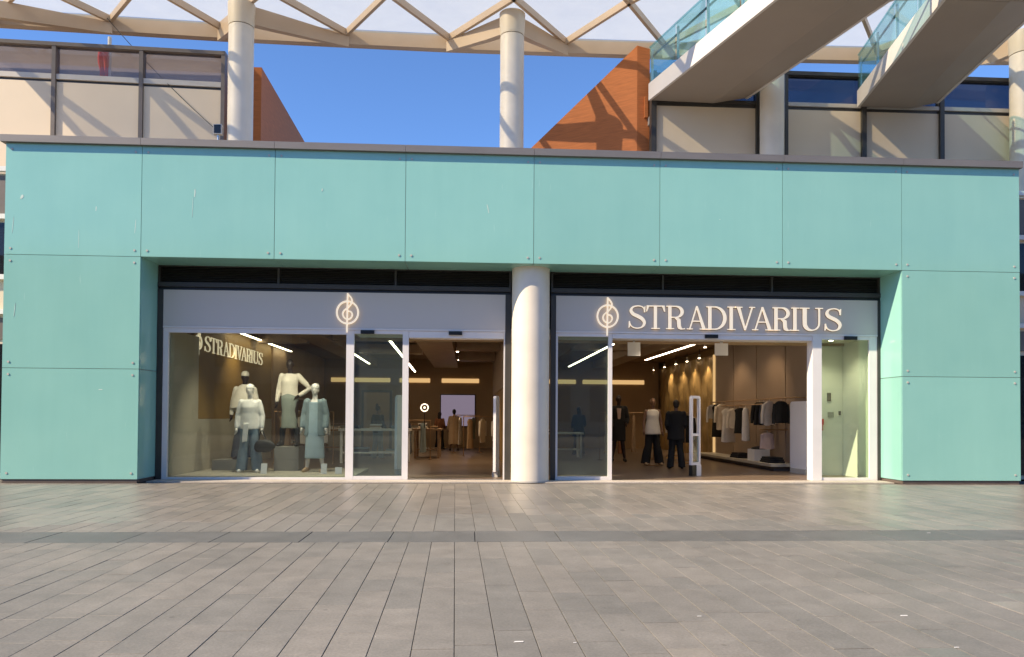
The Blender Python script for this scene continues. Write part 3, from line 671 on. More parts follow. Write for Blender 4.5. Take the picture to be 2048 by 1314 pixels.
# terracotta walls flanking the gap
def slab(x, y, dx, dy, L, w, side, z0, z1, name, lab):
    d = Vector((dx, dy)).normalized(); s = Vector((d.y, -d.x)) * side * w
    p = [(x, y), (x + s.x, y + s.y), (x + s.x + d.x * L, y + s.y + d.y * L), (x + d.x * L, y + d.y * L)]
    ar = sum(p[i][0] * p[(i + 1) % 4][1] - p[(i + 1) % 4][0] * p[i][1] for i in range(4))
    if ar < 0: p = p[::-1]
    t = empty(name, (x, y, z0), lab, "wall")
    MB().prism(p, z0, z1).build("wall_body", "terracotta", t)
    return t, d, s
t = empty("terracotta_wall", (4.331, 4.32, 6.61), "tall orange terracotta wall with sloping top and beam shadows, right of the sky gap", "wall")
m = MB(); base = [(4.331, 4.32), (4.672, 4.345), (1.30, 6.98), (0.50, 6.72)]; tops = [11.12, 11.05, 8.05, 7.96]
m.add([(x, y, 6.61) for x, y in base] + [(x, y, z) for (x, y), z in zip(base, tops)], [(3, 2, 1, 0), (4, 5, 6, 7), (0, 1, 5, 4), (1, 2, 6, 5), (2, 3, 7, 6), (3, 0, 4, 7)]).build("wall_body", "terracotta", t)
B(4.52, 4.60, 4.24, 4.325, 9.2, 9.75).build("wall_lamp", "terracotta", t)
slab(-5.36, 4.32, -.008, 1.0, 9, 0.20, -1, 6.61, 10.22, "terracotta_wall", "dark orange terracotta wall in shade beside the left upper column")

# ================================================================== FOOTBRIDGES
def bridge(name, lab, Lf, Ln, Rf, Rn, ext, label_grp):
    """Lf/Ln: left edge far and near; Rf/Rn: right edge; deck soffit at 9.505"""
    Lf, Ln, Rf, Rn = map(Vector, (Lf, Ln, Rf, Rn))
    t = empty(name, (Lf.x, Lf.y, 9.505), lab, "footbridge", label_grp)
    z0 = 9.505
    def C(f, n, w): return f + (n - f) * w
    # crease 62 percent across
    Cf = C(Lf, Rf, .66); Cn = C(Ln, Rn, .60)
    vs = [(*Lf, z0), (*Cf, z0 + .0), (*Rf, z0 + .16), (*Rf, z0 + .34), (*Lf, z0 + .34), (*Ln, z0), (*Cn, z0), (*Rn, z0 + .16), (*Rn, z0 + .34), (*Ln, z0 + .34)]
    MB().add(vs, [(0, 5, 6, 1), (1, 6, 7, 2), (2, 7, 8, 3), (3, 8, 9, 4), (0, 4, 9, 5), (0, 1, 2, 3, 4), (9, 8, 7, 6, 5)]).build("deck", "bridge_paint", t)
    dl = (Ln - Lf).normalized(); nl = Vector((-dl.y, dl.x))
    if nl.x > 0: nl = -nl
    for (f, n, sg, za) in ((Lf, Ln, 1, z0 - .012), (Rf, Rn, -1, z0 + .15)):
        o = nl * sg
        p = [f + o * .004, f + o * .07, n + o * .07, n + o * .004]
        pp = [(q.x, q.y) for q in p]
        ar = sum(pp[i][0] * pp[(i + 1) % 4][1] - pp[(i + 1) % 4][0] * pp[i][1] for i in range(4))
        if ar < 0: pp = pp[::-1]
        MB().prism(pp, za, z0 + .42).build("fascia", "bridge_fascia", t)
        L = (n - f).length; k = max(2, int(round(L / 1.25))); dd = (n - f) / L
        for i in range(k):
            a = f + dd * (L * i / k + .03) + o * .035; b = f + dd * (L * (i + 1) / k - .03) + o * .035
            MB().bar((a.x, a.y, z0 + .90), (b.x, b.y, z0 + .90), .016, .90).build("glass_panel", "rail_glass", t)
        for i in range(k + 1):
            a = f + dd * min(max(L * i / k, .03), L - .03) - o * .02
            MB().bar((a.x, a.y, z0 + .43), (a.x, a.y, z0 + 1.30), .035, .07, up=(dd.x, dd.y, 0)).build("rail_post", "rail_steel", t)
        a = f - o * .06; b = n - o * .06
        MB().tube([(a.x, a.y, z0 + 1.16), (b.x, b.y, z0 + 1.16)], .028, 10).build("handrail", "post_dark", t, smooth=True)
        a = f + o * .035; b = n + o * .035
        MB().bar((a.x, a.y, z0 + 1.365), (b.x, b.y, z0 + 1.365), .04, .03).build("glass_cap", "rail_glass", t)
    if ext:
        q = [(x, y) for x, y in ext]
        MB().prism(q, z0 + .002, z0 + .338).build("landing", "bridge_paint", t)
    return t
bridge("footbridge", "pale footbridge with glass balustrade beside the orange wall, left of the pair", (4.60, 3.92), (5.98, -.96), (7.10, 4.0), (8.31, -.96),
       [(5.99, -.965), (8.6, -1.55), (9.4, -1.9), (12.0, -1.9), (12.0, -1.07), (9.25, -1.07), (8.35, -.965)], "footbridges")
bridge("footbridge", "pale footbridge with glass balustrade at the right edge, right of the pair", (10.13, 3.92), (9.19, -1.06), (12.19, 3.92), (11.32, -1.06), None, "footbridges")

# ================================================================== FLAG, CABLE, NEIGHBOURS
fx, fy = -9.27, 4.6
fp = empty("flag", (fx, fy, 6.61), "red flag hanging on a white pole behind the left glass screen", "flag")
MB().tube([(fx, fy, 6.61), (fx, fy, 11.0)], .045, 12).build("pole", "white_paint", fp, smooth=True)
mf = MB(); nx, nzz = 8, 14; vs = []; fs = []
for i in range(nx + 1):
    for j in range(nzz + 1):
        z = 10.62 - 1.2 * j / nzz; w = .13 + .02 * math.sin(j * .7)
        vs.append((fx - .02 - w * 2 * (i / nx - .12), fy - .07 + .05 * math.sin(i * 1.7 + j * .15), z))
for i in range(nx):
    for j in range(nzz): a = i * (nzz + 1) + j; fs.append((a, a + 1, a + nzz + 2, a + nzz + 1))
o = mf.add(vs, fs).build("cloth", "flag_red", fp, smooth=True); sm = o.modifiers.new("thick", 'SOLIDIFY'); sm.thickness = .006
cab = MB(); P = []
a = Vector((-6.15, 3.45, 8.23)); b = Vector((-9.35, 4.55, 11.5))
for i in range(17):
    tt = i / 16; p = a.lerp(b, tt); p.z -= .10 * 4 * tt * (1 - tt); P.append(p)
c = cab.tube(P, .009, 6).build("stay_cable", "black_plastic", loc=tuple(a)); tag(c, "thin dark cable slanting across the left beige panels", "cable")
lt = empty("floodlight", (-6.12, 3.4, 6.61), "small grey floodlight on the roof edge left of the upper column", "light")
MB().tube([(-6.12, 3.4, 6.61), (-6.12, 3.4, 8.12)], .025, 8).build("stem", "rail_steel", lt)
B(-6.22, -6.02, 3.34, 3.46, 8.12, 8.36).build("housing", "sill_metal", lt); B(-6.20, -6.04, 3.333, 3.339, 8.14, 8.34).build("lens", "blue_glass", lt)
def neighbour(xa, xb, lab):
    t = empty("neighbouring_building", ((xa + xb) / 2, 1.2, 0), lab, "building")
    B(xa, xb, 1.30, 6.0, 0.0, 6.4).build("wall", "beige_panel", t)
    for z0, z1, mat, nm in ((5.55, 6.35, "brown_frame", "louvre_band"), (4.25, 5.35, "blue_glass", "window"), (2.9, 3.35, "brown_frame", "louvre_band"), (0.1, 2.8, "blue_glass", "window")):
        B(xa + .01, xb - .01, 1.27, 1.298, z0, z1).build(nm, mat, t)
    for z in (5.42, 4.15, 3.42, 6.42): B(xa, xb, 1.18, 1.299, z, z + .10).build("ledge", "white_paint", t)
def opposite():  # unseen block added behind the camera to darken reflections and warm ambient light
    t = empty("added_opposite_building", (0, -44, 0), "unseen long brown building added across the plaza to darken the glass reflections", "building")
    B(-70, 70, -52, -44, 0, 13.5).build("wall", "opposite_wall", t)
    for zf in (1.0, 5.2, 9.4):
        for k in range(-11, 12):
            w = B(k * 6 - 2.2, k * 6 + 2.2, -43.98, -43.93, zf, zf + 2.9).build("window", "blue_glass", t)
    B(-70.2, 70.2, -52.2, -43.7, 13.502, 13.9).build("cornice", "opposite_wall", t)
opposite()
neighbour(-20.0, -9.10, "beige building with dark bands just past the left edge of the teal front")
neighbour(11.56, 24.0, "beige building with dark bands just past the right edge of the teal front")
# ================================================================== INTERIOR CONTENTS
# ---- lamps of the shop
def strip(a, b, w, lab):
    a, b = Vector(a), Vector(b)
    t = empty("strip_lamp", tuple(a), lab, "lamp", "linear ceiling lamps")
    MB().bar(a + Vector((0, 0, .03)), b + Vector((0, 0, .03)), w + .02, .04).build("housing", "ceiling_dark", t)
    MB().bar(a, b, w, .018).build("diffuser", "strip_light", t)
    for q in (a.lerp(b, .08), a.lerp(b, .92)): MB().tube([(q.x, q.y, q.z + .05), (q.x, q.y, 3.775)], .006, 6).build("hanger_wire", "black_plastic", t)
strip((-6.02, 4.6, 3.50), (-6.02, 10.6, 3.50), .08, "long bright strip lamp above the mannequins in the left window")
strip((-1.95, 3.4, 3.18), (-2.25, 16.0, 3.18), .06, "long strip lamp running deep into the shop through the left doorway")
strip((-3.75, 9.4, 3.35), (-3.85, 14.0, 3.35), .06, "short strip lamp behind the narrow glass left of the left doorway")
strip((4.05, 6.0, 3.42), (4.05, 15.5, 3.42), .06, "slanting strip lamp behind the narrow glass of the right entrance")
strip((6.4, 3.4, 3.45), (6.4, 12.0, 3.45), .06, "strip lamp over the right doorway close to the taupe wall")
def spot(x, y, z, lab, power=60, aim=None, grp="ceiling spot lamps", top=3.775, tint=(1.0, .74, .46)):
    t = empty("spot_lamp", (x, y, z), lab, "lamp", grp)
    MB().tube([(x, y, z + .02), (x, y, z + .16)], [.045, .035], 12).build("can", "white_paint", t, smooth=True)
    MB().tube([(x, y, z + .16), (x, y, max(z + .17, top))], .008, 6).build("stem", "black_plastic", t)
    MB().disc((x, y, z + .018), .036, (0, 0, -1), .008, 12).build("bulb", "spot_glow", t)
    ld = bpy.data.lights.new("spot_beam", 'SPOT'); ld.energy = power; ld.color = tint; ld.spot_size = math.radians(95); ld.spot_blend = .7; ld.shadow_soft_size = .035
    l = bpy.data.objects.new("beam", ld); COL.objects.link(l); l.parent = t; l.location = (0, 0, -.005)
    d = Vector(aim or (x, y, 0)) - Vector((x, y, z)); l.rotation_euler = d.to_track_quat('-Z', 'Y').to_euler()
spot(-4.9, 1.45, 3.35, "ceiling spot over the front mannequin in the left window", 150, (-4.9, 2.5, 1.1), tint=(1.0, .86, .70))
spot(-3.3, 1.45, 3.35, "ceiling spot over the blue dressed mannequin", 150, (-3.7, 2.6, 1.2), tint=(1.0, .86, .70))
spot(-5.7, 5.2, 3.5, "ceiling spot washing the brown lettered wall", 60, (-6.25, 5.2, 1.2))
spot(-0.3, 6.0, 3.45, "nearest ceiling spot seen through the left doorway", 130)
spot(-0.4, 9.0, 3.40, "middle ceiling spot seen through the left doorway", 130)
spot(-0.4, 12.5, 3.40, "farthest ceiling spot seen through the left doorway", 130)
for i, y in enumerate((10.8, 12.3, 13.8, 15.5, 17.4, 19.6)):
    spot(8.02, y, 3.42, "wall washer spot on the gold wall, number %s from the lit strip" % ("one", "two", "three", "four", "five", "six")[i], 45, (8.3, y, 1.6), "spots along the gold wall")
spot(7.2, 4.6, 3.5, "spot lamp over the clothes rails on the right wall", 38, (8.2, 5.2, 1.4))
spot(7.2, 7.6, 3.5, "spot lamp over the far end of the right wall rails", 38, (8.2, 7.4, 1.4))
for i, x in enumerate((-.3, 4.2, 6.3, 8.2)):
    t = empty("downlight", (x, 1.6, 3.13), ("recessed downlight in the white soffit of the left doorway", "left recessed downlight in the soffit of the right doorway", "right recessed downlight in the soffit of right doorway", "recessed downlight above the white wall behind the right pane")[i], "lamp", "recessed lobby downlights")
    MB().tube([(x, 1.6, 3.134), (x, 1.6, 3.122)], .07, 16).build("rim", "white_frame", t); MB().disc((x, 1.6, 3.1215), .05, (0, 0, -1), .003, 14).build("bulb", "spot_glow", t)
    ld = bpy.data.lights.new("downlight_beam", 'SPOT'); ld.energy = (60, 40, 40, 75)[i]; ld.color = (1.0, .84, .62); ld.spot_size = math.radians(130); ld.spot_blend = .8; ld.shadow_soft_size = .05
    l = bpy.data.objects.new("beam", ld); COL.objects.link(l); l.parent = t; l.location = (0, 0, -.02)
spot(5.0, 4.6, 3.5, "spot lamp over the white topped mannequin", 45, (5.0, 6.0, 1.0))
rl = empty("ring_lamp", (-1.37, 8.0, 1.45), "small glowing ring shaped lamp inside the left doorway", "lamp")
MB().tube([(-1.37 + .11 * math.cos(a * math.pi / 12), 8.0, 1.61 + .11 * math.sin(a * math.pi / 12)) for a in range(25)], .016, 8).build("ring", "ring_glow", rl, smooth=True)
MB().ball((-1.37, 8.0, 1.61), .035, n=10, m=6).build("bulb", "ring_glow", rl, smooth=True)
MB().tube([(-1.37, 8.0, 1.48), (-1.37, 8.0, .98)], .012, 8).build("stem", "black_plastic", rl)

# ---- bodies
def remeshed(mb, name, mat, parent, voxel=.011, smooth=6):
    me = bpy.data.meshes.new("tmp"); me.from_pydata(mb.v, [], mb.f); me.update()
    o = bpy.data.objects.new("tmp", me); COL.objects.link(o)
    m = o.modifiers.new("r", 'REMESH'); m.mode = 'VOXEL'; m.voxel_size = voxel; m.use_smooth_shade = True
    s = o.modifiers.new("s", 'SMOOTH'); s.factor = .5; s.iterations = smooth
    dg = bpy.context.evaluated_depsgraph_get(); dg.update()
    nm = bpy.data.meshes.new_from_object(o.evaluated_get(dg)); nm.name = name
    bpy.data.objects.remove(o); bpy.data.meshes.remove(me)
    nm.materials.clear(); nm.materials.append(MATS[mat])
    for p in nm.polygons: p.use_smooth = True
    ob = bpy.data.objects.new(name, nm); COL.objects.link(ob); ob.parent = parent; ORI[ob.name] = ORI[parent.name]
    return ob
def limb(mb, pts, rad, n=12):
    mb.tube(pts, rad, n)
    for p, r in zip(pts, rad): mb.ball(p, r, n=12, m=7)
def hand(mb, w, el, side):
    """palm, four unequal fingers and a thumb, slightly curled, hanging on from the wrist"""
    w = Vector(w); d = (w - Vector(el)).normalized(); fw = Vector((0, -1, 0)); fw = (fw - d * fw.dot(d)).normalized(); sd = d.cross(fw).normalized()
    pc = w + d * .045
    limb(mb, [tuple(w), tuple(w + d * .04 + fw * .004), tuple(w + d * .085)], [.024, .034, .030], 10)
    for i, (o, l) in enumerate(((-.027, .070), (-.009, .080), (.009, .075), (.026, .058))):
        b = w + d * .085 + fw * o
        k = b + d * (l * .55) + sd * (.008 * side); e = k + d * (l * .40) + sd * (.022 * side)
        limb(mb, [tuple(b), tuple(k), tuple(e)], [.0095, .009, .0075], 8)
    tb = w + d * .03 + fw * .028; limb(mb, [tuple(tb), tuple(tb + d * .03 + fw * .024), tuple(tb + d * .062 + fw * .026)], [.012, .0105, .009], 8)
DEF = dict(hipw=.085, lknee=None)
def figure(name, lab, cat, loc, rz, h, skin, arms, clothes, hair=None, stance=.10, group=None, voxel=.012, female=True, headturn=0.0):
    """body faces -y before rotation; h is the full height; arms: (left elbow, left wrist), (right elbow, right wrist)"""
    t = empty(name, loc, lab, cat, group)
    k = h / 1.75; off = Vector((0, 0, 0))
    t.rotation_euler = (0, 0, rz); t.scale = (k, k, k); ORI[t.name] = Vector((0, 0, 0))
    b = MB(); sw = .165 if female else .19
    b.loft([(0, 0, .84, .10, .08), (0, 0.005, .90, .158, .112), (0, 0, .98, .160, .108), (0, -.004, 1.08, .122, .088), (0, -.006, 1.18, .130, .096), (0, -.008, 1.30, .150, .108), (0, 0, 1.39, sw * .93, .085), (0, .004, 1.44, .085, .06)], 20)
    b.ball((0, 0, .90), .15, .11, .10)
    limb(b, [(0, .004, 1.40), (0, -.004, 1.50), (0, -.012, 1.56)], [.062, .052, .050])
    hx = .03 * math.sin(headturn)
    b.ball((hx, -.012, 1.645), .072, .090, .108, 16, 12); b.ball((hx, -.055, 1.585), .048, .045, .050)          # skull, jaw
    b.ball((hx + .02 * math.sin(headturn), -.108, 1.628), .012, .020, .022, 8, 6)                                   # nose
    b.ball((hx, -.094, 1.592), .024, .010, .008, 8, 6)                                                               # lips
    for s in (-1, 1):
        b.ball((hx + s * .074, .0, 1.635), .010, .022, .032, 8, 6)                                                   # ears
        b.ball((hx + s * .029, -.088, 1.655), .014, .010, .008, 8, 6)                                                # eyes
        x = s * (.078 + stance * .25); xf = s * (.06 + stance)
        limb(b, [(s * .085, 0, .90), (s * .088, -.004, .72), (x, -.012, .50), (x * .6 + xf * .4, .012, .36), (xf, .02, .10)], [.092, .082, .058, .056, .036])
        limb(b, [(xf, .03, .045), (xf + s * .01, -.06, .035), (xf + s * .018, -.155, .026)], [.038, .036, .026], 10)
        e, w = arms[0 if s < 0 else 1]
        limb(b, [(s * sw, .004, 1.405), tuple((Vector((s * sw, .004, 1.405)) + Vector(e)) / 2), e, tuple((Vector(e) * .45 + Vector(w) * .55)), w], [.052, .046, .038, .036, .024])
        hand(b, w, e, -s)
    for v in range(len(b.v)): b.v[v] = tuple(b.v[v])
    remeshed(b, "body", skin, t, voxel)
    if hair == 'cap':
        m = MB(); m.loft([(hx, -.004, 1.665, .082, .102), (hx, -.004, 1.70, .083, .102), (hx, 0, 1.745, .070, .086), (hx, 0, 1.772, .035, .045)], 18); remeshed(m, "cap", clothes.get('capmat', "cloth_white"), t, voxel)
    elif hair == 'short':
        m = MB(); m.ball((hx, .008, 1.665), .083, .098, .105); m.ball((hx, .05, 1.62), .070, .055, .075); remeshed(m, "hair", "hair_dark", t, voxel)
        # cut the face free: hair sits behind the brow line
    elif hair == 'long':
        m = MB(); m.ball((hx, .012, 1.668), .085, .098, .104); m.loft([(hx, .05, 1.36, .07, .03), (hx, .06, 1.45, .085, .045), (hx, .05, 1.62, .085, .06)], 16); remeshed(m, "hair", "hair_dark", t, voxel)
    elif hair == 'bun':
        m = MB(); m.ball((hx, .012, 1.668), .082, .094, .102); m.ball((hx, .06, 1.79), .045, .045, .04); remeshed(m, "hair", "hair_dark", t, voxel)
    for nm, spec in clothes.items():
        if nm == 'capmat': continue
        kind, mat = spec[0], spec[1]; o = spec[2] if len(spec) > 2 else {}
        m = MB()
        if kind == 'top':
            z0 = o.get('z0', .93); fl = o.get('flare', 1.0); sl = o.get('sleeve', 1.0); g = o.get('ease', .022)
            m.loft([(0, 0, z0, (.155 + g) * fl, (.112 + g) * fl), (0, 0, max(z0 + .06, 1.02), (.150 + g) * (.5 + fl * .5), (.105 + g) * (.5 + fl * .5)), (0, -.004, 1.18, .138 + g, .102 + g), (0, -.008, 1.30, .152 + g, .110 + g), (0, 0, 1.40, sw * .96 + g, .086 + g), (0, .004, 1.455, .086 + g, .068 + g)], 22)
            if sl > 0:
                for s in (-1, 1):
                    e, w = arms[0 if s < 0 else 1]; e = Vector(e); w = Vector(w); a = Vector((s * sw, .004, 1.405)); sr = o.get('sw', 1.0)
                    pts = [a, (a + e) / 2, e] if sl >= .5 else [a, a.lerp(e, sl * 2)]
                    rd = [.064, .058 * sr, .052 * sr][:len(pts)]
                    if sl > .5: pts += [e.lerp(w, .5), e.lerp(w, min(.97, (sl - .5) * 2))]; rd += [.048 * sr, .042 * sr]
                    limb(m, [tuple(p) for p in pts], rd)
        elif kind == 'skirt':
            z1, z0, f = o.get('z1', 1.08), o.get('z0', .35), o.get('flare', 1.25)
            rx0, ry0 = o.get('rx', .150), o.get('ry', .116)
            R = []
            for i in range(7):
                u = i / 6; z = z1 + (z0 - z1) * u; q = 1 + (f - 1) * u; hp = o.get('hip', .026) * math.exp(-((z - .92) / .10) ** 2)
                R.append((0, 0, z, (rx0 + hp) * q, (ry0 + hp) * q))
            m.loft(R[::-1], 24)
        elif kind == 'trousers':
            for s in (-1, 1):
                x = s * (.078 + stance * .25); xf = s * (.06 + stance); wd = o.get('w', 1.0); z0 = o.get('z0', .04)
                m.loft([(xf, .01, z0, .088 * wd, .098 * wd), (x * .6 + xf * .4, .004, .36, .082 * wd, .090 * wd), (x, -.008, .52, .080 * (1 + wd) / 2, .086 * (1 + wd) / 2), (s * .088, 0, .76, .100, .105), (s * .075, 0, .93, .110, .118)], 16)
            m.loft([(0, 0, .80, .12, .10), (0, 0, .90, .172, .124), (0, 0, .99, .166, .118), (0, 0, 1.04, .148, .105)], 20)
        elif kind == 'coat':
            z0, f, g = o.get('z0', .55), o.get('flare', 1.2), o.get('ease', .045)
            m.loft([(0, 0, z0, (.16 + g) * f, (.115 + g) * f), (0, 0, .92, .165 + g, .118 + g), (0, 0, 1.15, .145 + g, .105 + g), (0, -.004, 1.30, .155 + g, .112 + g), (0, 0, 1.41, sw * .98 + g, .09 + g), (0, .004, 1.48, .085 + g * .6, .07 + g * .6)], 22)
            for s in (-1, 1):
                e, w = arms[0 if s < 0 else 1]; e = Vector(e); w = Vector(w); a = Vector((s * sw, .004, 1.405))
                limb(m, [tuple(a), tuple((a + e) / 2), tuple(e), tuple(e.lerp(w, .5)), tuple(e.lerp(w, .95))], [.075, .070, .064, .060, .054])
        elif kind == 'open':                       # open jacket: two front panels and a back
            g = .05; z0 = o.get('z0', .62)
            for s in (-1, 1):
                for (za, zb, rxa, rxb) in ((z0, 1.42, .20, .185),):
                    pts = []
                    for i in range(9):
                        a = math.radians(-62 + i * 19) ; pts.append(a)
                    vs = []; fs = []
                    for q, (z, r) in enumerate(((z0, .215), (.95, .195), (1.2, .175), (1.40, .185), (1.46, .12))):
                        for a in pts: vs.append((s * r * math.cos(a), (r * .72) * math.sin(a) * 1.0, z))
                    n = len(pts)
                    for q in range(4):
                        for i in range(n - 1): fs.append((q * n + i, q * n + i + 1, (q + 1) * n + i + 1, (q + 1) * n + i))
                    inner = [(x * .90, y * .90, z) for x, y, z in vs]; N0 = len(vs); allv = vs + inner
                    af = fs + [tuple(N0 + i for i in f[::-1]) for f in fs]
                    edge = [q * n for q in range(5)], [q * n + n - 1 for q in range(5)]
                    for ed in edge:
                        for q in range(4): af.append((ed[q], ed[q + 1], N0 + ed[q + 1], N0 + ed[q]))
                    for i in range(n - 1): af += [(i, i + 1, N0 + i + 1, N0 + i), (4 * n + i, 4 * n + i + 1, N0 + 4 * n + i + 1, N0 + 4 * n + i)]
                    m.add(allv, af)
                e, w = arms[0 if s < 0 else 1]; e = Vector(e); w = Vector(w); a = Vector((s * sw, .004, 1.405))
                limb(m, [tuple(a), tuple((a + e) / 2), tuple(e), tuple(e.lerp(w, .5)), tuple(e.lerp(w, .95))], [.072, .066, .060, .058, .054])
        elif kind == 'cape':
            m.loft([(0, 0, 1.02, .30, .18), (0, 0, 1.12, .275, .17), (0, 0, 1.28, .225, .145), (0, 0, 1.40, .185, .115), (0, 0, 1.50, .085, .08)], 24)
        elif kind == 'bib':
            m.add([(-.06, -.125, 1.40), (.06, -.125, 1.40), (.035, -.15, 1.12), (-.035, -.15, 1.12), (-.06, -.10, 1.40), (.06, -.10, 1.40), (.035, -.12, 1.12), (-.035, -.12, 1.12)], [(0, 1, 2, 3), (7, 6, 5, 4), (0, 4, 5, 1), (1, 5, 6, 2), (2, 6, 7, 3), (3, 7, 4, 0)])
        elif kind == 'shoes':
            for s in (-1, 1):
                xf = s * (.06 + stance)
                limb(m, [(xf, .035, .05), (xf + s * .01, -.06, .042), (xf + s * .018, -.165, .030)], [.048, .046, .034])
                if o.get('boot'): limb(m, [(xf, .02, .06), (xf * .9, .015, .34)], [.050, .066])
        elif kind == 'sash':
            m.add([(-.10, -.150, .97), (.02, -.160, .99), (-.02, -.150, .62), (-.12, -.140, .60), (-.10, -.125, .97), (.02, -.13, .99), (-.02, -.13, .62), (-.12, -.12, .60)], [(3, 2, 1, 0), (4, 5, 6, 7), (0, 1, 5, 4), (1, 2, 6, 5), (2, 3, 7, 6), (3, 0, 4, 7)])
        remeshed(m, nm, mat, t, .015 if kind not in ('bib', 'sash') else .010, 4)
    return t
DOWN = (((-.235, .015, 1.13), (-.245, -.045, .90)), ((.235, .015, 1.13), (.245, -.045, .90)))
HIP = (((-.235, .015, 1.13), (-.245, -.045, .90)), ((.40, .03, 1.16), (.215, -.05, 1.02)))
BENT = (((-.235, .01, 1.13), (-.19, -.17, 1.02)), ((.235, .01, 1.13), (.19, -.17, 1.02)))
# raised display floor, block and cards in the left window
B(-6.20, -2.45, .98, 3.5, .007, .06).build("display_floor", "wall_cream", shop)
bk = B(-4.50, -3.94, 2.62, 3.18, .061, .62).build("display_block", "block_grey", loc=(-4.24, 2.9, .06)); tag(bk, "grey block under the tall dark headed mannequin", "plinth")
tag(MB().box(-5.95, -5.15, 2.75, 3.45, .061, .30).build("display_block", "block_grey", loc=(-5.5, 3.1, .06)), "low grey block under the capped mannequin by the lettered wall", "plinth")
figure("mannequin", "capped mannequin in cream cape behind the white jumper figure", "mannequin", (-5.30, 3.05, .30), .15, 2.06, "dark_skin", DOWN,
       dict(capmat="cloth_cream", cape=('cape', "cloth_cream"), jumper=('top', "cloth_cream", dict(z0=.95)), trousers=('trousers', "cloth_navy", dict(w=1.15))), hair='cap', group="mannequins in the left window")
figure("mannequin", "pale mannequin in white jumper and wide jeans holding the black bag", "mannequin", (-4.92, 2.15, .06), .05, 1.96, "pale_skin", DOWN,
       dict(capmat="cloth_white", jumper=('top', "cloth_white", dict(z0=.86, flare=1.06, ease=.026, sw=1.12)), jeans=('trousers', "cloth_denim", dict(w=1.3)), sash=('sash', "cloth_white"), shoes=('shoes', "cloth_white")), hair='cap', group="mannequins in the left window")
figure("mannequin", "tall dark headed mannequin with hand on hip and sage skirt on block", "mannequin", (-4.22, 2.9, .62), -.10, 2.05, "dark_skin", HIP,
       dict(top=('top', "cloth_cream", dict(z0=1.0, ease=.018)), skirt=('skirt', "cloth_sage", dict(z1=1.08, z0=.36, flare=1.12)), boots=('shoes', "leather_black", dict(boot=True))), group="mannequins in the left window")
figure("mannequin", "white capped mannequin in long pale blue dress and open jacket", "mannequin", (-3.52, 2.35, .06), -.12, 1.99, "pale_skin", DOWN,
       dict(capmat="cloth_white", dress=('skirt', "cloth_blue", dict(z1=1.40, z0=.27, flare=1.30, rx=.155, ry=.115, hip=.008)), jacket=('open', "cloth_slate", dict(z0=.72)), shoes=('shoes', "cloth_tan")), hair='cap', group="mannequins in the left window")
# hand bag
hb = empty("handbag", (-4.58, 2.02, .62), "slouchy black handbag hanging from the jumper mannequin's hand", "bag")
m = MB(); m.ball((-4.56, 2.02, .66), .23, .08, .15); m.ball((-4.68, 2.02, .62), .11, .065, .11); m.ball((-4.42, 2.02, .66), .11, .06, .09); remeshed(m, "pouch", "leather_black", hb, .012, 6)
bpy.data.objects[hb.children[0].name].location = -ORI[hb.name]
MB().tube([(-4.68, 2.02, .74), (-4.665, 2.02, .90), (-4.635, 2.02, 1.0), (-4.60, 2.02, 1.0), (-4.57, 2.02, .90), (-4.50, 2.02, .76)], .012, 8).build("strap", "leather_black", hb, smooth=True)
for x, w, hh, lab in ((-4.50, .13, .22, "white card standing left of the others on the window floor"), (-3.20, .13, .22, "white card standing below the blue dress"), (-2.88, .15, .14, "low white card in the right corner of the window floor")):
    o = MB().add([(x - w / 2, 1.75, .061), (x + w / 2, 1.75, .061), (x + w / 2, 1.80, .061 + hh), (x - w / 2, 1.80, .061 + hh), (x - w / 2, 1.77, .061), (x + w / 2, 1.77, .061), (x + w / 2, 1.82, .061 + hh), (x - w / 2, 1.82, .061 + hh)],
                 [(0, 1, 2, 3), (7, 6, 5, 4), (0, 4, 5, 1), (1, 5, 6, 2), (2, 6, 7, 3), (3, 7, 4, 0)]).build("price_card", "white_paint", loc=(x, 1.78, .061)); tag(o, lab, "card", "cards on the window floor")

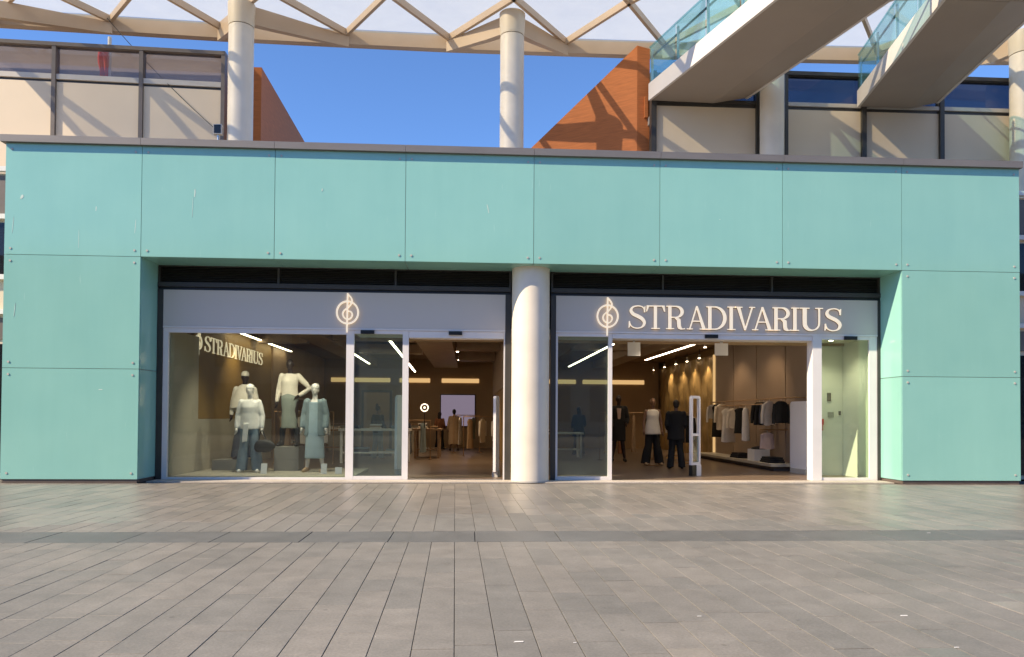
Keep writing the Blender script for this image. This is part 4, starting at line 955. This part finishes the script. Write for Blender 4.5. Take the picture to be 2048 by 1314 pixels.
# ---- security gates
def gate(x, y, rz, hgt, wid, solid, lab):
    t = empty("security_gate", (x, y, .006), lab, "security gate", "anti theft gates"); t.rotation_euler = (0, 0, rz); ORI[t.name] = Vector((0, 0, 0))
    w = wid / 2; r = .10
    def outline(w, h0, h1, r):
        P = [(-w, h0), (w, h0)]
        for i in range(7): a = math.radians(15 * i); P.append((w - r + r * math.cos(a), h1 - r + r * math.sin(a)))
        for i in range(7): a = math.radians(90 + 15 * i); P.append((-w + r + r * math.cos(a), h1 - r + r * math.sin(a)))
        return P
    if solid:
        P = outline(w, .12, hgt, .10); n = len(P)
        MB().add([(u, -.03, v) for u, v in P] + [(u, .03, v) for u, v in P], [tuple(range(n)), tuple(range(2 * n - 1, n - 1, -1))] + [(i, n + i, n + (i + 1) % n, (i + 1) % n) for i in range(n)]).build("panel", "gate_white", t)
        MB().box(-w + .06, w - .06, -.06, .06, 0, .12).build("foot", "sill_metal", t)
    else:
        o = outline(w, .25, hgt, .07); i_ = outline(w - .06, .31, hgt - .06, .03); n = len(o)
        vs = [(u, -.03, v) for u, v in o] + [(u, -.03, v) for u, v in i_] + [(u, .03, v) for u, v in o] + [(u, .03, v) for u, v in i_]
        fs = []
        for i in range(n):
            j = (i + 1) % n; fs += [(i, j, n + j, n + i), (2 * n + i, 3 * n + i, 3 * n + j, 2 * n + j), (i, 2 * n + i, 2 * n + j, j), (n + i, n + j, 3 * n + j, 3 * n + i)]
        MB().add(vs, fs).build("loop_frame", "gate_white", t)
        MB().box(-w + .061, w - .061, -.02, .02, .92, .98).build("cross_bar", "gate_white", t)
        MB().box(-w + .062, w - .062, -.006, .006, .312, .918).build("infill", "shop_glass", t)
        MB().box(-w + .01, -.005, -.05, .05, 0, .249).build("foot", "black_plastic", t); MB().box(.005, w, -.05, .05, 0, .249).build("foot", "gate_white", t)
gate(5.22, 2.12, .62, 1.85, .34, False, "open white loop security gate in the middle of the right doorway")
gate(0.60, 1.75, 1.35, 1.80, .42, True, "slim white security gate at the right side of the left doorway")
gate(-1.62, 2.45, 1.15, 1.82, .30, True, "security gate post seen through the glass beside the left doorway")
gate(8.05, 2.89, -1.48, 1.76, .81, True, "broad white security panel at the right side of the right doorway")
# ---- hanging notices and wall fittings
for x0, x1, z0, lab in ((3.59, 3.88, 2.75, "white square notice hanging under the right lobby ceiling, left one"), (5.61, 5.92, 2.78, "white square notice hanging under the right lobby ceiling, right one")):
    t = empty("hanging_notice", ((x0 + x1) / 2, 1.9, z0), lab, "notice", "hanging white notices")
    B(x0, x1, 1.895, 1.91, z0, 3.06).build("board", "white_paint", t); B(x0 + .12, x1 - .12, 1.898, 1.907, 3.061, 3.134).build("hanger", "rail_steel", t)
fb = empty("fire_alarm", (8.30, 2.355, 1.15), "red fire alarm box on the white wall behind right pane", "alarm box")
B(8.24, 8.37, 2.30, 2.358, 1.20, 1.34).build("box", "red_box", fb); B(8.25, 8.36, 2.31, 2.358, 1.07, 1.19).build("call_point", "red_box", fb); B(8.262, 8.348, 2.305, 2.309, 1.09, 1.165).build("plate", "cloth_pink", fb)
for x, z, w, h, lab in ((8.52, 1.86, .09, .20, "brown slim control plate above the grey switch"), (8.56, 1.44, .14, .13, "grey switch plate right of the red alarm"), (8.78, 1.48, .05, .10, "small dark switch right of the grey plate")):
    o = B(x - w / 2, x + w / 2, 2.335, 2.358, z - h / 2, z + h / 2).build("switch_plate", "switch_grey" if w > .1 else "plinth_dark", loc=(x, 2.35, z)); tag(o, lab, "switch")

# ---- people and mannequins inside
fm = figure("mannequin", "mannequin in white peplum top and wide black trousers inside right doorway", "mannequin", (5.10, 5.67, .03), .05, 1.86, "brown_skin", DOWN,
       dict(top=('top', "cloth_white", dict(z0=.80, flare=1.25, sleeve=0, ease=.02)), trousers=('trousers', "cloth_black", dict(w=1.4)), shoes=('shoes', "cloth_tan")), stance=.13, group="mannequins behind the right doorway")
MB().loft([(0, 0, -.012, .19, .19), (0, 0, .0, .19, .19)], 32).build("base_plate", "rail_bronze", fm)
figure("mannequin", "dark mannequin in black dress with pale bib at left of right doorway", "mannequin", (4.45, 7.2, .03), -.1, 1.98, "dark_skin", BENT,
       dict(dress=('coat', "cloth_black", dict(z0=.55, flare=1.05, ease=.02)), bib=('bib', "cloth_pink"), shoes=('shoes', "leather_black")), group="mannequins behind the right doorway")
figure("person", "person in black coat and trousers standing with back turned, right doorway", "person", (5.43, 4.47, .006), 3.0, 1.80, "brown_skin", BENT,
       dict(coat=('coat', "cloth_black", dict(z0=.74, flare=1.12)), trousers=('trousers', "cloth_black", dict(w=1.05)), shoes=('shoes', "leather_black")), hair='short', female=False, stance=.09)
figure("person", "person in black jacket behind the narrow glass of the right entrance", "person", (3.87, 11.4, .006), 3.3, 1.70, "brown_skin", BENT,
       dict(coat=('coat', "cloth_black", dict(z0=.70)), trousers=('trousers', "cloth_black")), hair='long')
figure("person", "person in long tan coat standing before the lilac screen", "person", (-.60, 14.6, .006), 3.1, 1.62, "brown_skin", DOWN,
       dict(coat=('coat', "cloth_tan", dict(z0=.28, flare=1.25)), shoes=('shoes', "leather_black")), hair='short')
figure("person", "person in rust top left of the tan coat, before the screen", "person", (-1.20, 15.6, .006), 2.8, 1.52, "brown_skin", BENT,
       dict(top=('top', "cloth_rust", dict(z0=.85)), trousers=('trousers', "cloth_black")), hair='long')
figure("person", "person in dark top by the framed panel behind the narrow left glass", "person", (-2.85, 8.6, .006), 2.6, 1.66, "brown_skin", BENT,
       dict(top=('top', "cloth_black", dict(z0=.85)), trousers=('trousers', "cloth_denim")), hair='bun')

# ---- racks and garments
def garment(x, y, z, length, wid, mat, lab, ax=(1, 0), kind='shirt', grp="garments hanging in the shop"):
    """hangs from a rail at height z; ax: plan direction across the shoulders"""
    t = empty("garment", (x, y, z), lab, "garment", grp); d = Vector((ax[0], ax[1], 0)).normalized(); nrm = Vector((-d.y, d.x, 0)); O = Vector((x, y, z))
    MB().tube([tuple(O + Vector((0, 0, -.02)) + nrm * 0), tuple(O + Vector((0, 0, -.07)))], .005, 6).build("hook", "rail_steel", t)
    n = 16; rows = 10; vs = []; fs = []
    ph = random.uniform(0, 6)
    for r in range(rows + 1):
        u = r / rows; zz = -.08 - length * u
        if kind == 'dress': hw = wid * (.5 + .0 * u) * (1.0 if u < .12 else (.82 if u < .35 else .80 + .38 * (u - .35)))
        elif kind == 'trousers': hw = wid * .5 * (.75 + .15 * u)
        else: hw = wid * .5 * (.98 - .06 * u)
        if r == 0: hw *= .45
        th = .035 + .025 * u
        for i in range(n):
            a = 2 * math.pi * i / n; fold = 1 + .22 * u * math.sin(5 * a + ph)
            p = O + d * (hw * math.cos(a)) + nrm * (th * fold * math.sin(a)); p.z += zz + .015 * math.sin(3 * a + ph) * (1 if r == rows else 0); vs.append(p)
    for r in range(rows):
        for i in range(n): j = (i + 1) % n; fs.append((r * n + i, (r + 1) * n + i, (r + 1) * n + j, r * n + j))
    fs += [tuple(range(n)), tuple(range((rows + 1) * n - 1, rows * n - 1, -1))]
    MB().add(vs, fs).build("cloth", mat, t, smooth=True)
    if kind == 'shirt':
        for s in (-1, 1):
            a = O + d * (s * wid * .46) + Vector((0, 0, -.16)); b = a + d * (s * .05) + Vector((0, 0, -.26)); c = b + d * (s * .01) + Vector((0, 0, -.24))
            MB().tube([tuple(a), tuple(b), tuple(c)], [.050, .045, .036], 10).build("sleeve", mat, t, smooth=True)
    return t
rk = empty("wall_rail", (8.29, 6.2, 1.86), "long bronze clothes rail along the taupe right wall", "clothes rail", "bronze rails")
MB().tube([(8.02, 3.0, 1.87), (8.02, 9.6, 1.87)], .018, 10).build("rail", "rail_bronze", rk, smooth=True)
for y in (3.1, 5.2, 7.4, 9.5): MB().tube([(8.298, y, 1.87), (8.02, y, 1.87)], .012, 8).build("bracket", "rail_bronze", rk, smooth=True)
rk = empty("wall_rail", (8.29, 5.9, 1.72), "shorter bronze clothes rail set forward of the long one", "clothes rail", "bronze rails")
MB().tube([(7.72, 4.4, 1.72), (7.72, 7.6, 1.72)], .018, 10).build("rail", "rail_bronze", rk, smooth=True)
for y in (4.5, 7.5): MB().tube([(8.298, y, 1.72), (7.72, y, 1.72)], .012, 8).build("bracket", "rail_bronze", rk, smooth=True)
G = [(8.02, 9.3, 1.87, .45, .40, "cloth_white", 'shirt', "short white top at the far end of the right wall rail"), (8.0, 8.9, 1.87, 1.05, .38, "cloth_black", 'dress', "long black dress near the far end of the right wall rail"),
     (7.9, 8.1, 1.87, .80, .46, "cloth_cream", 'shirt', "cream shirt beside the long black dress on the right rail"), (7.72, 7.0, 1.72, 1.0, .52, "cloth_white", 'dress', "long white dress in the middle of the right rail"),
     (7.72, 6.5, 1.72, .58, .42, "cloth_cream", 'shirt', "cream top just right of the long white dress"), (7.72, 6.05, 1.72, .72, .40, "cloth_black", 'dress', "black garment between the white dress and white trousers"),
     (7.72, 5.6, 1.72, .92, .30, "cloth_white", 'trousers', "white trousers hanging on the forward rail"), (8.02, 5.35, 1.87, .62, .46, "cloth_black", 'shirt', "left black shirt of the dark bunch on the right rail"),
     (8.02, 5.05, 1.87, .62, .46, "cloth_black", 'shirt', "middle black shirt of the dark bunch on the right rail"), (8.02, 4.75, 1.87, .62, .46, "cloth_navy", 'shirt', "dark navy shirt ending the dark bunch on the right rail"),
     (7.85, 4.25, 1.87, .62, .40, "cloth_cream", 'shirt', "cream shirt nearest the broad security panel"), (7.95, 3.75, 1.87, .55, .42, "cloth_black", 'shirt', "dark shirt half hidden behind the broad security panel")]
for x, y, z, l, w, mt, kd, lab in G: garment(x, y, z, l, w, mt, lab, (math.cos(.35), math.sin(.35)), kd)
garment(7.75, 4.15, 1.05, .42, .50, "cloth_pink", "pinkish shorts hanging low beside the broad security panel", (1, .2), 'trousers')
lr = empty("wall_rail", (8.29, 4.2, 1.03), "low bronze rail holding the pinkish shorts", "clothes rail", "bronze rails")
MB().tube([(8.298, 4.15, 1.05), (7.55, 4.15, 1.05)], .014, 8).build("rail", "rail_bronze", lr, smooth=True)
ds = empty("low_display_shelf", (8.0, 7, .007), "low pale shelf plinth under the right wall rails", "shelf")
B(7.62, 8.295, 3.6, 10.0, .12, .19).build("shelf", "wall_cream", ds); B(7.75, 8.29, 3.7, 9.9, .007, .119).build("base", "plinth_dark", ds)
bx = empty("storage_box", (7.95, 5.2, .19), "white box with dark cloth on the low right shelf", "box")
B(7.72, 8.15, 4.95, 5.45, .191, .50).build("box_body", "white_paint", bx); m = MB(); m.ball((7.93, 5.2, .52), .19, .21, .06); m.build("folded_cloth", "cloth_black", bx, smooth=True)
for y, lab in ((6.6, "left dark folded pile on the low right shelf"), (4.3, "right dark folded pile on the low right shelf")):
    t = empty("folded_pile", (7.95, y, .19), lab, "clothes pile", "dark piles on the low shelf")
    for i in range(3): B(7.74 + .02 * i, 8.14 - .015 * i, y - .35 + .03 * i, y + .33 - .02 * i, .191 + .05 * i, .238 + .05 * i).build("folded_cloth", "cloth_black", t)
# free-standing racks seen through the doors
def rack(x, y, L, rz, z, items, lab):
    t = empty("garment_rack", (x, y, .006), lab, "clothes rack", "floor standing clothes racks"); d = Vector((math.cos(rz), math.sin(rz), 0)); nn = Vector((-d.y, d.x, 0)); O = Vector((x, y, 0))
    a, b = O - d * (L / 2), O + d * (L / 2)
    MB().tube([(a.x, a.y, z), (b.x, b.y, z)], .014, 8).build("rail", "rail_bronze", t, smooth=True)
    for q in (a, b):
        MB().tube([(q.x, q.y, z), (q.x, q.y, .03)], .014, 8).build("post", "rail_bronze", t, smooth=True)
        e, f = q - nn * .25, q + nn * .25; MB().tube([(e.x, e.y, .022), (f.x, f.y, .022)], .014, 8).build("foot", "rail_bronze", t, smooth=True)
    for i, (mt, kd, l, lb) in enumerate(items):
        p = O + d * (L * ((i + .5) / len(items) - .5)); garment(p.x, p.y, z, l, .46, mt, lb, (nn.x * .9 + d.x * .5, nn.y * .9 + d.y * .5), kd)
rack(-1.65, 8.3, .9, .2, 1.22, [("cloth_navy", 'dress', .95, "dark blue coat hanging just inside the left doorway"), ("cloth_slate", 'dress', .9, "slate coat behind the dark blue one inside left doorway")], "low rack with dark coats at left of left doorway")
rack(.45, 10.6, 1.3, .1, 1.35, [("cloth_tan", 'dress', 1.0, "tan coat on the right rack of left doorway"), ("cloth_cream", 'shirt', .8, "cream jacket on the right rack of left doorway"), ("cloth_white", 'shirt', .75, "white jacket at the right end of that rack")], "rack of pale jackets at right of left doorway")
rack(5.0, 8.6, 1.8, .15, 1.5, [("cloth_tan", 'dress', 1.2, "tan coat behind the white topped mannequin, left"), ("cloth_rust", 'dress', 1.2, "rust brown coat behind the white topped mannequin"), ("cloth_tan", 'dress', 1.15, "second tan coat behind the white topped mannequin"), ("cloth_black", 'dress', 1.1, "black coat at the end of the coat rack")], "rack of brown coats behind the white topped mannequin")
rack(6.6, 7.4, 1.6, 1.2, 1.5, [("cloth_black", 'shirt', .8, "first black shirt on the rack right of the loop gate"), ("cloth_black", 'shirt', .8, "second black shirt on the rack right of loop gate"), ("cloth_white", 'shirt', .75, "white shirt on the rack right of the loop gate")], "rack of black shirts behind the loop gate")
rack(-.1, 13.0, 1.0, .3, 1.4, [("cloth_cream", 'dress', 1.0, "cream dress on the rack in front of the lilac screen"), ("cloth_slate", 'shirt', .8, "slate shirt on the rack in front of the lilac screen")], "small rack right of the tan coated person")
rack(-4.6, 6.2, 1.6, .1, 1.45, [("cloth_tan", 'dress', 1.0, "tan dress on the rack behind the window mannequins"), ("cloth_cream", 'shirt', .8, "cream shirt on the rack behind the window mannequins"), ("cloth_white", 'shirt', .8, "white shirt on the rack behind the window mannequins")], "rack of pale clothes behind the window mannequins")
rack(7.0, 10.4, 1.6, 1.3, 1.5, [("cloth_cream", 'shirt', .8, "cream shirt on the rack in front of the gold wall"), ("cloth_tan", 'dress', 1.0, "tan dress on the rack in front of the gold wall"), ("cloth_black", 'shirt', .8, "black shirt on the rack in front of the gold wall")], "rack before the gold wall")
def table(x, y, w, dd, z, lab, mat="wood_oak"):
    t = empty("display_table", (x, y, .006), lab, "table", "display tables")
    B(x - w / 2, x + w / 2, y - dd / 2, y + dd / 2, z - .06, z).build("table_top", mat, t)
    for sx in (-1, 1):
        for sy in (-1, 1): B(x + sx * (w / 2 - .08) - .035, x + sx * (w / 2 - .08) + .035, y + sy * (dd / 2 - .08) - .035, y + sy * (dd / 2 - .08) + .035, .006, z - .061).build("leg", mat, t)
    B(x - w / 2 + .12, x + w / 2 - .12, y - dd / 2 + .06, y + dd / 2 - .06, .28, .31).build("lower_shelf", mat, t)
def pile(x, y, z, mats, lab, w=.30):
    t = empty("folded_pile", (x, y, z), lab, "clothes pile", "folded clothes on tables")
    for i, mt in enumerate(mats):
        j = random.uniform(-.015, .015); B(x - w / 2 + j, x + w / 2 + j, y - .18, y + .18, z + .001 + .045 * i, z + .043 + .045 * i).build("folded_cloth", mt, t)
table(-2.7, 6.9, 2.0, .9, .98, "white display table behind the narrow left glass", "white_paint")
pile(-3.3, 6.9, .98, ("cloth_black", "cloth_navy"), "dark pile at left on the white display table"); pile(-2.7, 6.85, .98, ("cloth_cream", "cloth_tan", "cloth_white"), "pale pile in the middle of the white display table"); pile(-2.1, 6.9, .98, ("cloth_denim", "cloth_slate"), "blue pile at right on the white display table")
pile(-3.1, 6.9, .31, ("cloth_navy", "cloth_black", "cloth_denim"), "dark pile on the lower shelf of the white table", .4); pile(-2.2, 6.9, .31, ("cloth_cream", "cloth_slate"), "pale pile on the lower shelf of the white table", .4)
table(-1.35, 9.6, .9, 1.3, .95, "oak display table at left inside the left doorway"); pile(-1.5, 9.3, .95, ("cloth_white", "cloth_cream", "cloth_black", "cloth_white"), "striped pile on the oak table in the left doorway", .26); pile(-1.15, 9.5, .95, ("cloth_black", "cloth_tan"), "dark pile on the oak table in the left doorway", .24)
table(2.9, 9.6, 1.6, .9, .85, "pale table behind the narrow right glass", "white_paint"); pile(2.6, 9.5, .85, ("cloth_black", "cloth_white"), "small pile on the pale table behind narrow right glass")
table(-4.2, 10.5, 1.6, .9, .9, "oak table behind the mannequins in the left window"); pile(-4.5, 10.4, .9, ("cloth_white", "cloth_cream"), "pale pile on the oak table behind the window mannequins"); pile(-3.9, 10.4, .9, ("cloth_tan", "cloth_white", "cloth_tan"), "tan pile on the oak table behind the window mannequins")
# cabinets, mirror, screen, cash desk at the back
sc_ = empty("wall_screen", (-.5, 17.39, 1.0), "glowing lilac screen at the back of the left doorway", "screen")
B(-1.25, .25, 17.30, 17.36, .92, 2.30).build("bezel", "black_plastic", sc_); B(-1.22, .22, 17.288, 17.298, .95, 2.27).build("display", "screen_glow", sc_)
B(-6.18, 8.25, 17.37, 17.498, .006, 3.775).build("back_wall", "wall_tan", shop)
mr_ = empty("standing_mirror", (-3.0, 9.9, .006), "tall dark framed panel behind the narrow left glass", "mirror")
B(-3.55, -2.55, 9.9, 9.96, .02, 2.2).build("frame", "dark_frame", mr_); B(-3.47, -2.63, 9.885, 9.898, .10, 2.12).build("panel", "wall_tan", mr_)
cd_ = empty("cash_desk", (-3.4, 14.5, .006), "long pale cash desk far behind the window mannequins", "counter")
B(-5.4, -1.8, 14.2, 14.9, .006, 1.0).build("counter", "wall_cream", cd_); B(-5.45, -1.75, 14.15, 14.95, 1.002, 1.05).build("counter_top", "wood_oak", cd_)
sh = empty("shelf_unit", (-5.8, 11.5, .006), "tall lit shelf unit on the left wall behind the mannequins", "shelf unit")
for z in (.4, .9, 1.4, 1.9, 2.4): B(-6.19, -5.75, 9.6, 13.6, z, z + .03).build("shelf", "wood_oak", sh)
for y in (9.58, 11.6, 13.62): B(-6.19, -5.75, y - .015, y + .015, .007, 2.6).build("upright", "wood_oak", sh)
for i in range(8):
    pile(-5.95, 9.95 + (i % 4) * .95, .431 + .5 * (i // 4) * 2, random.sample(["cloth_white", "cloth_cream", "cloth_tan", "cloth_slate"], 2), ["lower", "upper"][i // 4] + " shelf pile, " + ["nearest", "second", "third", "farthest"][i % 4] + " on the left wall unit", .3)

# ---- scraps of paper on the paving
for i, (x, y, w, lab) in enumerate(((1.55, -10.02, .016, "tiny white paper scrap on the paving right of centre"), (.30, -10.55, .030, "thin white paper scrap low in the middle of the paving"), (.63, -10.58, .010, "round white speck low on the paving beside the thin scrap"),
                                   (2.95, -10.05, .028, "white paper scrap at the right edge of the paving"), (2.85, -10.75, .016, "small white scrap low at the right edge"), (5.4, -6.45, .022, "small white scrap lying on the dark stone band"))):
    m = MB(); m.prism([(x - w, y - w * .3), (x + w * .9, y - w * .2), (x + w, y + w * .35), (x - w * .7, y + w * .3)], .0025, .005); tag(m.build("paper_scrap", "white_paint", loc=(x, y, 0)), lab, "litter", "scraps on the paving")
